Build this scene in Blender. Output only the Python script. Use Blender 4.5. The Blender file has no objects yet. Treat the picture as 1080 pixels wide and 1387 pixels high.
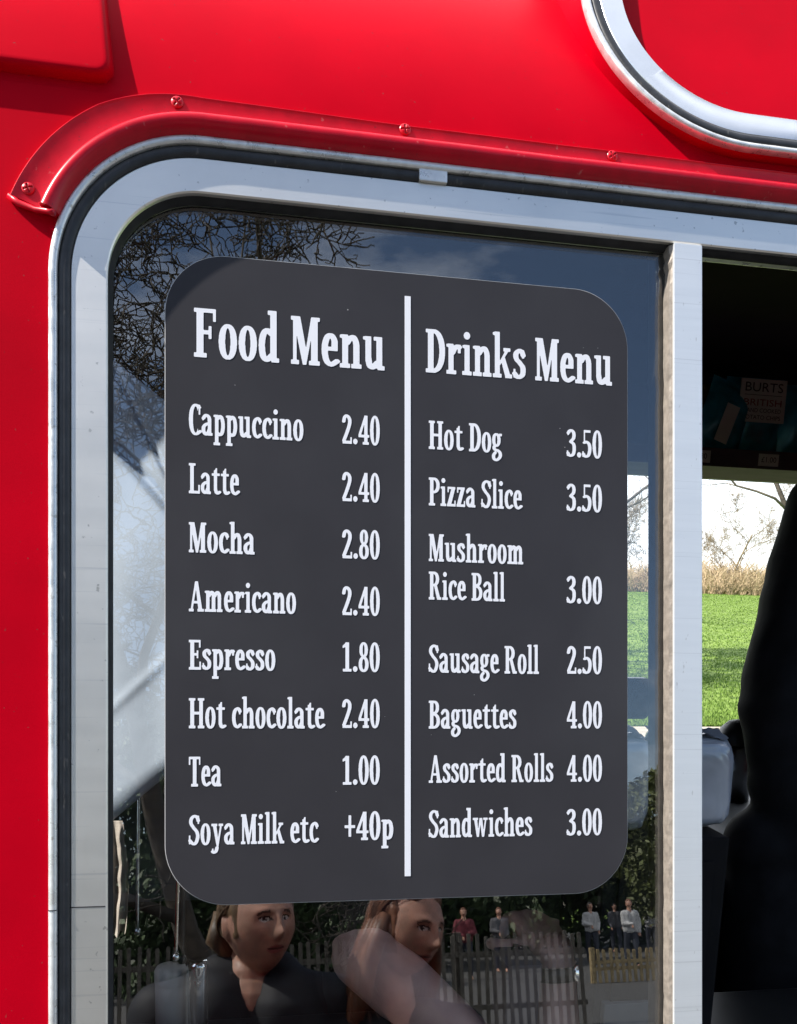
import bpy, bmesh, math, random
import numpy as np
from mathutils import Vector, Matrix, noise
from mathutils.geometry import tessellate_polygon
SC = bpy.context.scene
COL = SC.collection
PI = math.pi

# ------------------------------------------------------------------ camera, sky, sun
# The side of the van leans in at the top by LEAN.  The panel frame (X along the
# van, y into the van, W up the panel) has its origin O on the panel.
LEAN = math.radians(10.5)
CS, SN = math.cos(LEAN), math.sin(LEAN)
O = Vector((0, 0, 1.76))
def L(X, y, W):                       # panel frame -> world
    return Vector((X, y * CS + W * SN, O.z - y * SN + W * CS))
F_PX, CAM_D, YAW = 1300.0, 0.9, math.atan(1300.0 / 6780.0 * 1.0)
SY, CY = math.sin(YAW), math.cos(YAW)
def flat(u, v, d=0.0):                # the point at depth d seen at (u, v), panel frame
    a = (u - 540.0) / F_PX
    k = (d + CAM_D) / (CY - a * SY)
    return (k * (SY + a * CY), d, k * (1000.0 - v) / F_PX)
def at(u, v, d):                      # same, world
    return L(*flat(u, v, d))
def mirrored(u, v, d):                # the real place of what the window pane mirrors
    x, y, w = flat(u, v, d)
    return L(x, -y + 0.034, w)

cam_d = bpy.data.cameras.new('camera')
cam = bpy.data.objects.new('camera', cam_d)
COL.objects.link(cam)
SC.camera = cam
cam_d.sensor_fit = 'HORIZONTAL'
cam_d.sensor_width = 36
cam_d.lens = 36 * F_PX / 1080
cam_d.shift_y = (1000 - 693.5) / 1080
cam_d.clip_start, cam_d.clip_end = 0.02, 2000
fw = L(SY, CY, 0) - O
up = L(0, 0, 1) - O
rt = fw.cross(up)
M = Matrix((rt, up, -fw)).transposed().to_4x4()
M.translation = L(0, -CAM_D, 0)
cam.matrix_world = M

# sun: from the left of the photographer, high
s_loc = Vector((-0.67, -0.215, 0.71)).normalized()
SUN = (L(*s_loc) - O).normalized()
sl = bpy.data.lights.new('sun', 'SUN')
sl.energy = 4.8
sl.angle = math.radians(0.5)
sl.color = (1.0, 0.955, 0.89)
so = bpy.data.objects.new('sun', sl)
so.rotation_euler = SUN.to_track_quat('Z', 'Y').to_euler()
so.location = (-6, -4, 9)
COL.objects.link(so)

W = bpy.data.worlds.new('World')
SC.world = W
W.use_nodes = True
nt = W.node_tree
nt.nodes.clear()
def N(tree, typ, **kw):
    n = tree.nodes.new(typ)
    for k, v in kw.items():
        setattr(n, k, v)
    return n
sky = N(nt, 'ShaderNodeTexSky', sky_type='NISHITA', sun_disc=False)
sky.sun_elevation = math.asin(SUN.z)
sky.sun_rotation = math.atan2(SUN.x, SUN.y)
sky.air_density, sky.dust_density, sky.ozone_density = 1.0, 0.6, 2.0
tc = N(nt, 'ShaderNodeTexCoord')
mp = N(nt, 'ShaderNodeMapping')
mp.inputs['Scale'].default_value = (1.0, 1.0, 2.6)
mp.inputs['Location'].default_value = (0.31, 0.2, 0.15)
nz = N(nt, 'ShaderNodeTexNoise')
nz.inputs['Scale'].default_value = 2.1
nz.inputs['Detail'].default_value = 8
nz.inputs['Roughness'].default_value = 0.58
# more cloud low in the sky behind the van (+y)
sx = N(nt, 'ShaderNodeSeparateXYZ')
bias = N(nt, 'ShaderNodeMath', operation='MULTIPLY_ADD')
bias.inputs[1].default_value = 0.20
ad = N(nt, 'ShaderNodeMath', operation='ADD')
rp = N(nt, 'ShaderNodeMapRange')
rp.inputs['From Min'].default_value = 0.39
rp.inputs['From Max'].default_value = 0.70
mixc = N(nt, 'ShaderNodeMixRGB')
mixc.inputs['Color2'].default_value = (13.0, 13.6, 14.6, 1)
bg = N(nt, 'ShaderNodeBackground')
bg.inputs['Strength'].default_value = 0.10
wo = N(nt, 'ShaderNodeOutputWorld')
k = nt.links.new
k(tc.outputs['Generated'], mp.inputs['Vector'])
k(mp.outputs[0], nz.inputs['Vector'])
k(tc.outputs['Generated'], sx.inputs[0])
k(sx.outputs['Y'], bias.inputs[0])
bias.inputs[2].default_value = 0.0
k(nz.outputs['Fac'], ad.inputs[0])
k(bias.outputs[0], ad.inputs[1])
k(ad.outputs[0], rp.inputs['Value'])
k(rp.outputs[0], mixc.inputs['Fac'])
k(sky.outputs[0], mixc.inputs['Color1'])
k(mixc.outputs[0], bg.inputs['Color'])
k(bg.outputs[0], wo.inputs['Surface'])

SC.view_settings.view_transform = 'Standard'
SC.view_settings.look = 'None'
SC.view_settings.gamma = 1
SC.view_settings.exposure = 0.95
SC.render.engine = 'CYCLES'
SC.cycles.use_denoising = True
SC.cycles.max_bounces = 10
SC.cycles.transparent_max_bounces = 16
SC.cycles.caustics_reflective = False
SC.cycles.caustics_refractive = False

# ------------------------------------------------------------------ materials
def mat(name, col, rough=0.5, metal=0.0, coat=0.0, spec=0.5, var=0.0, vscale=20.0, bump=0.0, bscale=200.0,
        col2=None, aniso=(1, 1, 1), rvar=0.0, sheen=0.0, lo=0.35, hi=0.65, sss=0.0):
    m = bpy.data.materials.new(name)
    m.use_nodes = True
    t = m.node_tree
    b = t.nodes['Principled BSDF']
    b.inputs['Base Color'].default_value = (*col, 1)
    b.inputs['Roughness'].default_value = rough
    b.inputs['Metallic'].default_value = metal
    b.inputs['Coat Weight'].default_value = coat
    b.inputs['Coat Roughness'].default_value = 0.06
    b.inputs['Specular IOR Level'].default_value = spec
    b.inputs['Sheen Weight'].default_value = sheen
    if sss:
        b.inputs['Subsurface Weight'].default_value = sss
        b.inputs['Subsurface Radius'].default_value = (0.02, 0.008, 0.004)
        b.inputs['Subsurface Scale'].default_value = 0.3
    if var or rvar or bump:
        c = N(t, 'ShaderNodeTexCoord')
        mm = N(t, 'ShaderNodeMapping')
        mm.inputs['Scale'].default_value = aniso
        t.links.new(c.outputs['Object'], mm.inputs[0])
    if var or rvar:
        n = N(t, 'ShaderNodeTexNoise')
        n.inputs['Scale'].default_value = vscale
        n.inputs['Detail'].default_value = 6
        t.links.new(mm.outputs[0], n.inputs['Vector'])
        r = N(t, 'ShaderNodeMapRange')
        r.inputs['From Min'].default_value = lo
        r.inputs['From Max'].default_value = hi
        t.links.new(n.outputs['Fac'], r.inputs['Value'])
        if var:
            x = N(t, 'ShaderNodeMixRGB')
            x.inputs['Color1'].default_value = (*[q * (1 - var) for q in col], 1)
            x.inputs['Color2'].default_value = (*(col2 if col2 else [min(1, q * (1 + var)) for q in col]), 1)
            t.links.new(r.outputs[0], x.inputs['Fac'])
            t.links.new(x.outputs[0], b.inputs['Base Color'])
        if rvar:
            r2 = N(t, 'ShaderNodeMapRange')
            r2.inputs['To Min'].default_value = max(0.02, rough - rvar)
            r2.inputs['To Max'].default_value = rough + rvar
            t.links.new(r.outputs[0], r2.inputs['Value'])
            t.links.new(r2.outputs[0], b.inputs['Roughness'])
    if bump:
        n2 = N(t, 'ShaderNodeTexNoise')
        n2.inputs['Scale'].default_value = bscale
        n2.inputs['Detail'].default_value = 4
        t.links.new(mm.outputs[0], n2.inputs['Vector'])
        bp = N(t, 'ShaderNodeBump')
        bp.inputs['Strength'].default_value = bump
        bp.inputs['Distance'].default_value = 0.001
        t.links.new(n2.outputs['Fac'], bp.inputs['Height'])
        t.links.new(bp.outputs[0], b.inputs['Normal'])
    return m

RED = mat('red_paint', (0.49, 0.0002, 0.010), 0.46, coat=0.0, spec=0.03, var=0.06, vscale=9, bump=0.03, bscale=60)
RED_G = mat('red_gutter_paint', (0.56, 0.002, 0.016), 0.32, coat=0.12, spec=0.3, var=0.10, vscale=60, bump=0.10, bscale=90)
ALU = mat('worn_aluminium', (0.92, 0.885, 0.82), 0.42, metal=0.98, var=0.012, vscale=26, rvar=0.008, bump=0.02, bscale=420, aniso=(0.4, 1, 3.0))
ALU_R = mat('roof_window_aluminium', (0.80, 0.80, 0.80), 0.27, metal=1.0, var=0.04, vscale=26, bump=0.02, bscale=420)
ALU_V = mat('brushed_pillar_aluminium', (0.86, 0.87, 0.87), 0.50, metal=0.66, var=0.015, vscale=30, rvar=0.01, bump=0.02, bscale=260, aniso=(0.35, 1, 6.0))
ALU_T = mat('bright_aluminium_trim', (0.80, 0.80, 0.78), 0.34, metal=0.55, var=0.12, vscale=80, rvar=0.1)
DIRTY = mat('grimy_metal', (0.25, 0.215, 0.18), 0.6, metal=0.2, var=0.18, vscale=160, bump=0.3, bscale=500)
RUB = mat('black_rubber', (0.022, 0.023, 0.026), 0.5, var=0.35, vscale=60, bump=0.2, bscale=300)
RUB2 = mat('glazing_rubber', (0.012, 0.012, 0.013), 0.6, var=0.5, vscale=70, bump=0.3, bscale=200)
BOARD = mat('charcoal_vinyl', (0.036, 0.034, 0.038), 0.42, spec=0.22, var=0.05, vscale=15)
WHITE = mat('white_vinyl', (0.80, 0.80, 0.84), 0.5, spec=0.3)
SPECK = mat('pale_speck', (0.45, 0.45, 0.45), 0.6)
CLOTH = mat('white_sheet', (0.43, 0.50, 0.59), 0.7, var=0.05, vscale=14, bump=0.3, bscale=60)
BEIGE = mat('beige_cloth', (0.40, 0.35, 0.30), 0.85, var=0.15, vscale=25, bump=0.4, bscale=300)
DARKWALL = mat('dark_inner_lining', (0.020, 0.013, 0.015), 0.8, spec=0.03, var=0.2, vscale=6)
COUNTER = mat('dark_counter_top', (0.10, 0.11, 0.12), 0.5, var=0.15, vscale=12)
SHELF = mat('grey_shelf_board', (0.105, 0.080, 0.088), 0.7, spec=0.1, var=0.15, vscale=12)
INFRAME = mat('grey_inner_frame', (0.13, 0.12, 0.11), 0.5, var=0.1, vscale=30)
STEEL = mat('stainless_steel', (0.55, 0.57, 0.60), 0.30, metal=1.0, var=0.1, vscale=15)
CHROME = mat('chrome', (0.85, 0.85, 0.83), 0.12, metal=1.0, var=0.05, vscale=30)
BLACKP = mat('black_plastic', (0.02, 0.02, 0.02), 0.35, var=0.2, vscale=30)
MATTE = mat('matte_black_case', (0.009, 0.009, 0.010), 0.8, spec=0.15, var=0.2, vscale=12)
SCREEN = mat('dark_gloss_screen', (0.03, 0.028, 0.02), 0.12, var=0.3, vscale=60)
PBAG = mat('grey_plastic_film', (0.40, 0.44, 0.50), 0.30, metal=0.2, coat=0.4, var=0.2, vscale=9, bump=0.3, bscale=45)
TEAL = mat('teal_foil', (0.04, 0.30, 0.42), 0.3, metal=0.1, var=0.4, vscale=18, bump=0.5, bscale=60)
NAVY = mat('navy_foil', (0.03, 0.08, 0.20), 0.3, metal=0.1, var=0.4, vscale=18, bump=0.5, bscale=60)
OLIVE = mat('dull_olive_foil', (0.26, 0.20, 0.06), 0.3, metal=0.1, var=0.4, vscale=18, bump=0.5, bscale=60)
PAPER = mat('white_label_paper', (0.62, 0.60, 0.55), 0.7, var=0.06, vscale=20)
INK = mat('black_ink', (0.02, 0.02, 0.02), 0.7)
INK_R = mat('red_ink', (0.25, 0.03, 0.02), 0.7)
SKIN = mat('skin', (0.46, 0.26, 0.185), 0.48, var=0.2, vscale=40, col2=(0.52, 0.28, 0.20), sss=0.1)
SKIN_P = mat('pink_skin', (0.72, 0.43, 0.37), 0.5, var=0.12, vscale=30, col2=(0.76, 0.47, 0.40), sss=0.1)
LIP = mat('lip', (0.36, 0.11, 0.09), 0.45)
MOUTH = mat('mouth_line', (0.06, 0.02, 0.018), 0.6)
EYEW = mat('eye_white', (0.55, 0.52, 0.50), 0.25)
IRIS = mat('iris', (0.03, 0.022, 0.016), 0.2)
BROW = mat('eyebrow', (0.09, 0.055, 0.035), 0.8)
HAIR_B = mat('light_brown_hair', (0.15, 0.095, 0.05), 0.5, var=0.5, vscale=50, bump=1.0, bscale=120, aniso=(1, 1, 0.15))
HAIR_A = mat('auburn_hair', (0.14, 0.055, 0.026), 0.5, var=0.5, vscale=50, bump=1.0, bscale=120, aniso=(1, 1, 0.15))
HAIR_D = mat('dark_hair', (0.03, 0.022, 0.017), 0.5, var=0.4, vscale=50, bump=1.0, bscale=120)
JKT = mat('black_jacket', (0.012, 0.012, 0.014), 0.75, spec=0.2, var=0.3, vscale=20, bump=0.4, bscale=90)
JKT_N = mat('dark_navy_jacket', (0.009, 0.010, 0.014), 0.7, var=0.3, vscale=20, bump=0.4, bscale=90)
JEANS = mat('dark_trousers', (0.025, 0.03, 0.045), 0.8, var=0.2, vscale=60)
SHOE = mat('dark_shoe', (0.02, 0.018, 0.016), 0.5)
WTOP = mat('white_shirt', (0.42, 0.42, 0.42), 0.8, var=0.05, vscale=20)
RTOP = mat('red_jacket', (0.14, 0.02, 0.03), 0.8, var=0.1, vscale=20)
GTOP = mat('grey_coat', (0.09, 0.09, 0.10), 0.8, var=0.1, vscale=20)
GRASS = mat('mown_grass', (0.13, 0.21, 0.04), 0.85, var=0.3, vscale=1.3, col2=(0.20, 0.28, 0.06), spec=0.1, lo=0.3, hi=0.7)
BLADE = mat('grass_blade', (0.15, 0.235, 0.045), 0.7, var=0.2, vscale=3.0, spec=0.2)
ASPH = mat('grey_asphalt', (0.075, 0.073, 0.07), 0.9, var=0.25, vscale=40, bump=0.6, bscale=150)
PATHM = mat('pale_path', (0.36, 0.31, 0.24), 0.9, var=0.15, vscale=4)
BARK = mat('bark', (0.060, 0.048, 0.036), 0.9, var=0.4, vscale=12, bump=0.8, bscale=40)
TWIG = mat('twig_bark', (0.055, 0.045, 0.034), 0.85, var=0.3, vscale=3)
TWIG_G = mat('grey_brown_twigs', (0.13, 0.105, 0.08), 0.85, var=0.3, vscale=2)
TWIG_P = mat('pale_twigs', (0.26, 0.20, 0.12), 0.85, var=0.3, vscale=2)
BRUSH = mat('brown_brushwood', (0.40, 0.29, 0.17), 0.9, var=0.2, vscale=0.3, col2=(0.48, 0.37, 0.22))
LEAF = mat('dark_leaves', (0.035, 0.060, 0.018), 0.6, var=0.5, vscale=2.0)
LEAF_O = mat('olive_leaves', (0.075, 0.09, 0.02), 0.6, var=0.4, vscale=2.0)
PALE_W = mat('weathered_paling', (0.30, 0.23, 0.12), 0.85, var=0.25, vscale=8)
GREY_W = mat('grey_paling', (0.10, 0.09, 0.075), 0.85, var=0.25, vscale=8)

def marks(m, scale, lo, hi, col, amt, seed=0.0, detail=2):
    """sparse specks, scratches or smears of another colour over a material"""
    t = m.node_tree
    b = t.nodes['Principled BSDF']
    c = N(t, 'ShaderNodeTexCoord')
    mm = N(t, 'ShaderNodeMapping')
    mm.inputs['Scale'].default_value = scale
    mm.inputs['Location'].default_value = (seed, seed * .7, seed * 1.3)
    t.links.new(c.outputs['Object'], mm.inputs[0])
    n = N(t, 'ShaderNodeTexNoise')
    n.inputs['Scale'].default_value = 1.0
    n.inputs['Detail'].default_value = detail
    t.links.new(mm.outputs[0], n.inputs['Vector'])
    r = N(t, 'ShaderNodeMapRange')
    r.inputs['From Min'].default_value, r.inputs['From Max'].default_value = lo, hi
    r.inputs['To Max'].default_value = amt
    t.links.new(n.outputs['Fac'], r.inputs['Value'])
    x = N(t, 'ShaderNodeMixRGB')
    x.inputs['Color2'].default_value = (*col, 1)
    t.links.new(r.outputs[0], x.inputs['Fac'])
    src = b.inputs['Base Color']
    if src.is_linked: t.links.new(src.links[0].from_socket, x.inputs['Color1'])
    else: x.inputs['Color1'].default_value = src.default_value
    t.links.new(x.outputs[0], src)
marks(RED, (260, 260, 260), .72, .78, (.20, .05, .05), .6, 3)
marks(RED, (3.2, 3.2, 9), .50, .75, (.36, .0008, .008), .35, 8, 5)
marks(RED_G, (330, 330, 330), .69, .75, (.16, .03, .03), .6, 5)
marks(RED_G, (120, 120, 120), .70, .76, (.62, .20, .18), .5, 9)
marks(ALU, (6, 6, 420), .66, .76, (.52, .52, .52), .35, 2, 1)
marks(ALU, (160, 160, 160), .70, .76, (.35, .33, .30), .6, 6)
marks(ALU, (9, 9, 7), .45, .75, (.70, .69, .66), .5, 7, 6)
marks(ALU_V, (5, 5, 520), .64, .74, (.55, .55, .55), .35, 4, 1)
marks(ALU_V, (220, 220, 90), .71, .77, (.45, .43, .40), .4, 1)
marks(ALU_T, (150, 150, 150), .64, .74, (.40, .36, .30), .7, 1)
marks(RUB, (200, 200, 60), .66, .76, (.12, .11, .10), .7, 1)
marks(BOARD, (7, 7, 5), .48, .75, (.050, .049, .053), .6, 2, 6)

GLASS = bpy.data.materials.new('tinted_glass')
GLASS.use_nodes = True
t = GLASS.node_tree
t.nodes.clear()
go = N(t, 'ShaderNodeOutputMaterial')
gm = N(t, 'ShaderNodeMixShader')
gt = N(t, 'ShaderNodeBsdfTransparent')
gt.inputs['Color'].default_value = (0.985, 0.99, 0.985, 1)
gg = N(t, 'ShaderNodeBsdfGlossy')
gg.inputs['Roughness'].default_value = 0.0
gg.inputs['Color'].default_value = (1, 1, 1, 1)
gw = N(t, 'ShaderNodeLayerWeight')
gw.inputs['Blend'].default_value = 0.5
gp = N(t, 'ShaderNodeMath', operation='POWER')
gp.inputs[1].default_value = 5.0
gf = N(t, 'ShaderNodeMath', operation='MULTIPLY_ADD')
gf.inputs[1].default_value = 0.88
gf.inputs[2].default_value = 0.108
t.links.new(gw.outputs['Facing'], gp.inputs[0])
t.links.new(gp.outputs[0], gf.inputs[0])
t.links.new(gf.outputs[0], gm.inputs[0])
t.links.new(gt.outputs[0], gm.inputs[1])
t.links.new(gg.outputs[0], gm.inputs[2])
t.links.new(gm.outputs[0], go.inputs[0])

# ------------------------------------------------------------------ object helpers
ROOTLOC = {}
def base_of(o):
    p = Vector((0, 0, 0))
    while o:
        p += o.location
        o = o.parent
    return p
def thing(name, loc, label, cat, group=None, kind=None):
    o = bpy.data.objects.new(name, None)
    o.empty_display_size = 0.05
    COL.objects.link(o)
    o.location = loc
    tag(o, label, cat, group, kind)
    return o
def tag(o, label=None, cat=None, group=None, kind=None):
    if label: o['label'] = label
    if cat: o['category'] = cat
    if group: o['group'] = group
    if kind: o['kind'] = kind
    return o
def mesh(name, verts, faces, m, parent=None, smooth=False, loc=None, midx=None):
    """verts in world space; the object's origin is its parent's, or loc"""
    org = base_of(parent) if parent else (Vector(loc) if loc is not None else Vector((0, 0, 0)))
    me = bpy.data.meshes.new(name)
    me.from_pydata([tuple(Vector(v) - org) for v in verts], [], [tuple(f) for f in faces])
    for q in (m if isinstance(m, (list, tuple)) else [m]):
        me.materials.append(q)
    if midx is not None:
        me.polygons.foreach_set('material_index', midx)
    if smooth:
        me.polygons.foreach_set('use_smooth', [True] * len(me.polygons))
    me.validate()
    me.update()
    o = bpy.data.objects.new(name, me)
    COL.objects.link(o)
    if parent:
        o.parent = parent
    else:
        o.location = org
    return o
class MB:
    """collects shapes of one part"""
    def __init__(self): self.v, self.f = [], []
    def add(self, vs, fs):
        n = len(self.v)
        self.v += [Vector(q) for q in vs]
        self.f += [tuple(i + n for i in f) for f in fs]
        return self
    def box(self, c0, c1, fn=None, bev=0.0):
        """box between two corners, optionally chamfered; fn maps the points"""
        bm = bmesh.new()
        bmesh.ops.create_cube(bm, size=1)
        for q in bm.verts:
            q.co = Vector([(c0[i] + c1[i]) / 2 + q.co[i] * (c1[i] - c0[i]) for i in range(3)])
        if bev:
            bmesh.ops.bevel(bm, geom=bm.edges[:], offset=bev, segments=2, profile=0.7, affect='EDGES')
        bm.verts.index_update()
        vs = [fn(*q.co) if fn else q.co.copy() for q in bm.verts]
        self.add(vs, [[q.index for q in f.verts] for f in bm.faces])
        bm.free()
        return self
    def tube(self, pts, rad, n=8, cap=True):
        pts = [Vector(p) for p in pts]
        if not isinstance(rad, (list, tuple)): rad = [rad] * len(pts)
        vs, fs = [], []
        ref = None
        for i, p in enumerate(pts):
            d = (pts[min(i + 1, len(pts) - 1)] - pts[max(i - 1, 0)])
            d = d.normalized() if d.length > 1e-9 else Vector((0, 0, 1))
            if ref is None:
                ref = d.orthogonal().normalized()
            a = (ref - d * ref.dot(d))
            a = a.normalized() if a.length > 1e-6 else d.orthogonal().normalized()
            ref = a
            b = d.cross(a)
            for j in range(n):
                w = 2 * PI * j / n
                vs.append(p + (a * math.cos(w) + b * math.sin(w)) * rad[i])
        for i in range(len(pts) - 1):
            for j in range(n):
                fs.append((i * n + j, i * n + (j + 1) % n, (i + 1) * n + (j + 1) % n, (i + 1) * n + j))
        if cap:
            fs.append(tuple(range(n))[::-1])
            fs.append(tuple((len(pts) - 1) * n + j for j in range(n)))
        return self.add(vs, fs)
    def ball(self, c, r, nu=20, nv=12, rot=None, fn=None):
        r = r if isinstance(r, (list, tuple)) else (r, r, r)
        vs, fs = [], []
        for i in range(nv + 1):
            th = PI * i / nv
            for j in range(nu):
                ph = 2 * PI * j / nu
                q = Vector((math.sin(th) * math.cos(ph) * r[0], math.sin(th) * math.sin(ph) * r[1], math.cos(th) * r[2]))
                if fn: q = fn(q)
                if rot: q = rot @ q
                vs.append(Vector(c) + q)
        for i in range(nv):
            for j in range(nu):
                a, b = i * nu + j, i * nu + (j + 1) % nu
                fs.append((a, a + nu, b + nu, b))
        return self.add(vs, fs)
    def capsule(self, a, b, ra, rb, n=20):
        a, b = Vector(a), Vector(b)
        self.ball(a, ra, n, n // 2); self.ball(b, rb, n, n // 2)
        k = 6
        return self.tube([a.lerp(b, i / k) for i in range(k + 1)], [ra + (rb - ra) * i / k for i in range(k + 1)], n)
    def build(self, name, m, parent=None, smooth=False, loc=None):
        return mesh(name, self.v, self.f, m, parent, smooth, loc)
def tess(loops, fn):
    """flat face(s) with holes: loops of 2-D points -> (verts, tris) through fn(x, y)"""
    tri = tessellate_polygon([[Vector((p[0], p[1], 0)) for p in lp] for lp in loops])
    pts = [p for lp in loops for p in lp]
    out = []
    for a, b, c in tri:
        A, B, C_ = pts[a], pts[b], pts[c]
        ar = (B[0] - A[0]) * (C_[1] - A[1]) - (B[1] - A[1]) * (C_[0] - A[0])
        if abs(ar) < 1e-12: continue
        out.append((a, b, c) if ar > 0 else (a, c, b))
    return [fn(*p) for p in pts], out
def rrect(x0, y0, x1, y1, r, k=14, ins=0.0):
    """rounded rectangle, counter-clockwise from the lower right corner; ins shrinks it"""
    x0, y0, x1, y1, r = x0 + ins, y0 + ins, x1 - ins, y1 - ins, max(r - ins, 0.0005)
    P = []
    for cx, cy, a0 in ((x1 - r, y0 + r, -PI / 2), (x1 - r, y1 - r, 0), (x0 + r, y1 - r, PI / 2), (x0 + r, y0 + r, PI)):
        for i in range(k + 1):
            a = a0 + PI / 2 * i / k
            P.append((cx + r * math.cos(a), cy + r * math.sin(a)))
    return P
def sweep_rect(rect, profile, fn, k=20, closed_profile=True):
    """a profile of (inset, y) carried round a rounded rectangle"""
    x0, y0, x1, y1, r = rect
    vs, fs = [], []
    n = None
    for ins, y in profile:
        lp = rrect(x0, y0, x1, y1, r, k, ins)
        n = len(lp)
        vs += [fn(px_, y, py_) for px_, py_ in lp]
    m = len(profile)
    for i in range(m if closed_profile else m - 1):
        i2 = (i + 1) % m
        for j in range(n):
            j2 = (j + 1) % n
            fs.append((i * n + j, i * n + j2, i2 * n + j2, i2 * n + j))
    return vs, fs
def fix_normals(o):
    bm = bmesh.new(); bm.from_mesh(o.data)
    bmesh.ops.recalc_face_normals(bm, faces=bm.faces)
    bm.to_mesh(o.data); bm.free()
    return o
def auto_smooth(o, ang=35):
    bm = bmesh.new(); bm.from_mesh(o.data)
    for f in bm.faces: f.smooth = True
    for e in bm.edges:
        if len(e.link_faces) == 2 and e.calc_face_angle(0) > math.radians(ang): e.smooth = False
    bm.to_mesh(o.data); bm.free()
    return o
def copy_tree(o, parent=None):
    c = o.copy()
    COL.objects.link(c)
    if parent: c.parent = parent
    for ch in list(o.children): copy_tree(ch, c)
    return c
def remesh(mb, vox, smooth_it=3):
    """one continuous skin over everything in mb"""
    me = bpy.data.meshes.new('tmp')
    me.from_pydata([tuple(q) for q in mb.v], [], mb.f)
    o = bpy.data.objects.new('tmp', me)
    COL.objects.link(o)
    md = o.modifiers.new('r', 'REMESH')
    md.mode = 'VOXEL'; md.voxel_size = vox; md.adaptivity = 0
    ms = o.modifiers.new('s', 'SMOOTH')
    ms.factor = 0.5; ms.iterations = smooth_it
    dg = bpy.context.evaluated_depsgraph_get()
    ev = o.evaluated_get(dg)
    m2 = bpy.data.meshes.new_from_object(ev)
    bpy.data.objects.remove(o); bpy.data.meshes.remove(me)
    return m2
def skin_obj(name, m2, mats, parent):
    """link a remeshed (world-space) mesh under its parent"""
    org = base_of(parent)
    m2.transform(Matrix.Translation(-org))
    m2.name = name
    m2.materials.clear()
    for q in mats: m2.materials.append(q)
    m2.polygons.foreach_set('use_smooth', [True] * len(m2.polygons))
    o = bpy.data.objects.new(name, m2)
    COL.objects.link(o)
    o.parent = parent
    return o
# ------------------------------------------------------------------ the van
CAMW = L(0, -CAM_D, 0)
def ray_y(u, v, Y):                    # world point seen at (u, v) on the plane y = Y
    d = at(u, v, 0.0) - CAMW
    return CAMW + d * ((Y - CAMW.y) / d.y)
def ray_z(u, v, Z):
    d = at(u, v, 0.0) - CAMW
    return CAMW + d * ((Z - CAMW.z) / d.z)
VAN_FLOOR, FAR_Y, CEIL = 0.45, 1.66, 2.42
van = thing('catering_van', (0.5, 0.8, 0), 'red catering van with silver framed serving window and a menu board on its glass', 'van')

RECT = (-0.1453, -0.50, 1.25, 0.5518, 0.135)
SUN_OPENING = (-0.52, -0.16, -0.216, 0.580, 0.03)      # unseen opening added to let sun onto the hanging white sheet
def ysurf(w):
    d = max(0.0, w - 0.585)
    return 0.004 + 0.08 * d + 1.5 * d * d
b = MB()
# leaning side with the window opening
vs, fs = tess([[(-1.3, -0.62), (2.7, -0.62), (2.7, 0.585), (-1.3, 0.585)], rrect(*RECT, 20, 0.002), rrect(*SUN_OPENING, 12)], lambda x, w: L(x, 0.004, w))
b.add(vs, fs)
# roof cove: curves away above the window
ws = [0.585 + 0.495 * (i / 40) for i in range(41)]
vs, fs = [], []
for w in ws: vs += [L(-1.3, ysurf(w), w), L(2.7, ysurf(w), w)]
last = L(0, ysurf(ws[-1]), ws[-1])
vs += [(-1.3, 0.85, last.z + 0.06), (2.7, 0.85, last.z + 0.06), (-1.3, FAR_Y + 0.06, last.z - 0.1), (2.7, FAR_Y + 0.06, last.z - 0.1)]
for i in range(len(ws) + 1): fs.append((2 * i, 2 * i + 1, 2 * i + 3, 2 * i + 2))
b.add(vs, fs)
p0 = L(-1.3, 0.004, -0.62)
b.add([(-1.3, p0.y, p0.z), (2.7, p0.y, p0.z), (2.7, p0.y + 0.02, 0.32), (-1.3, p0.y + 0.02, 0.32)], [(0, 3, 2, 1)])
body = b.build('body_panel', RED, van)
auto_smooth(body, 25)

o = mesh('sun_opening_seal', *sweep_rect(SUN_OPENING, [(-0.006, 0.003), (-0.005, -0.001), (0.0, -0.002), (0.002, 0.0), (0.002, 0.010), (-0.006, 0.010)], L, 12), RUB, van)  # rubber rim round the added sunlight opening
auto_smooth(fix_normals(o), 40)
# serving window: frame, trim, seal, pillar, glass
frame = mesh('serving_window', *sweep_rect(RECT, [(0.0182, 0.008), (0.0182, 0.0012), (0.0194, 0.0), (0.0490, 0.0), (0.0503, 0.0014), (0.0503, 0.024), (0.0182, 0.024)], L, 28), ALU, van)
auto_smooth(fix_normals(frame), 40)
o = mesh('outer_trim', *sweep_rect(RECT, [(0, 0.010), (0, -0.003), (0.0006, -0.0046), (0.002, -0.0056), (0.0052, -0.0056), (0.0070, -0.0046), (0.0076, -0.003), (0.0076, 0.010)], L, 28), ALU_T, frame)
auto_smooth(fix_normals(o), 50)
o = mesh('rubber_seal', *sweep_rect(RECT, [(0.0076, 0.008), (0.0080, -0.001), (0.0100, -0.0026), (0.0130, -0.0032), (0.0160, -0.0022), (0.0180, -0.0006), (0.0182, 0.008)], L, 28), RUB, frame)
auto_smooth(fix_normals(o), 60)
o = mesh('glazing_strip', *sweep_rect(RECT, [(0.0503, 0.006), (0.0520, 0.0105), (0.0538, 0.0135), (0.0538, 0.0165), (0.0503, 0.0165)], L, 28), RUB2, frame)
auto_smooth(fix_normals(o), 40)
MB().box((0.1921, -0.0040, 0.5335), (0.2197, 0.004, 0.5450), L, 0.0012).build('seal_clip', ALU_T, frame)
for c0, c1 in (((-0.1268, -0.0004, -0.1523), (-0.0968, 0.002, -0.1513)), ((-0.1449, -0.0060, -0.1535), (-0.1380, 0.002, -0.1527))):
    MB().box(c0, c1, L).build('frame_joint', RUB2, frame)
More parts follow.
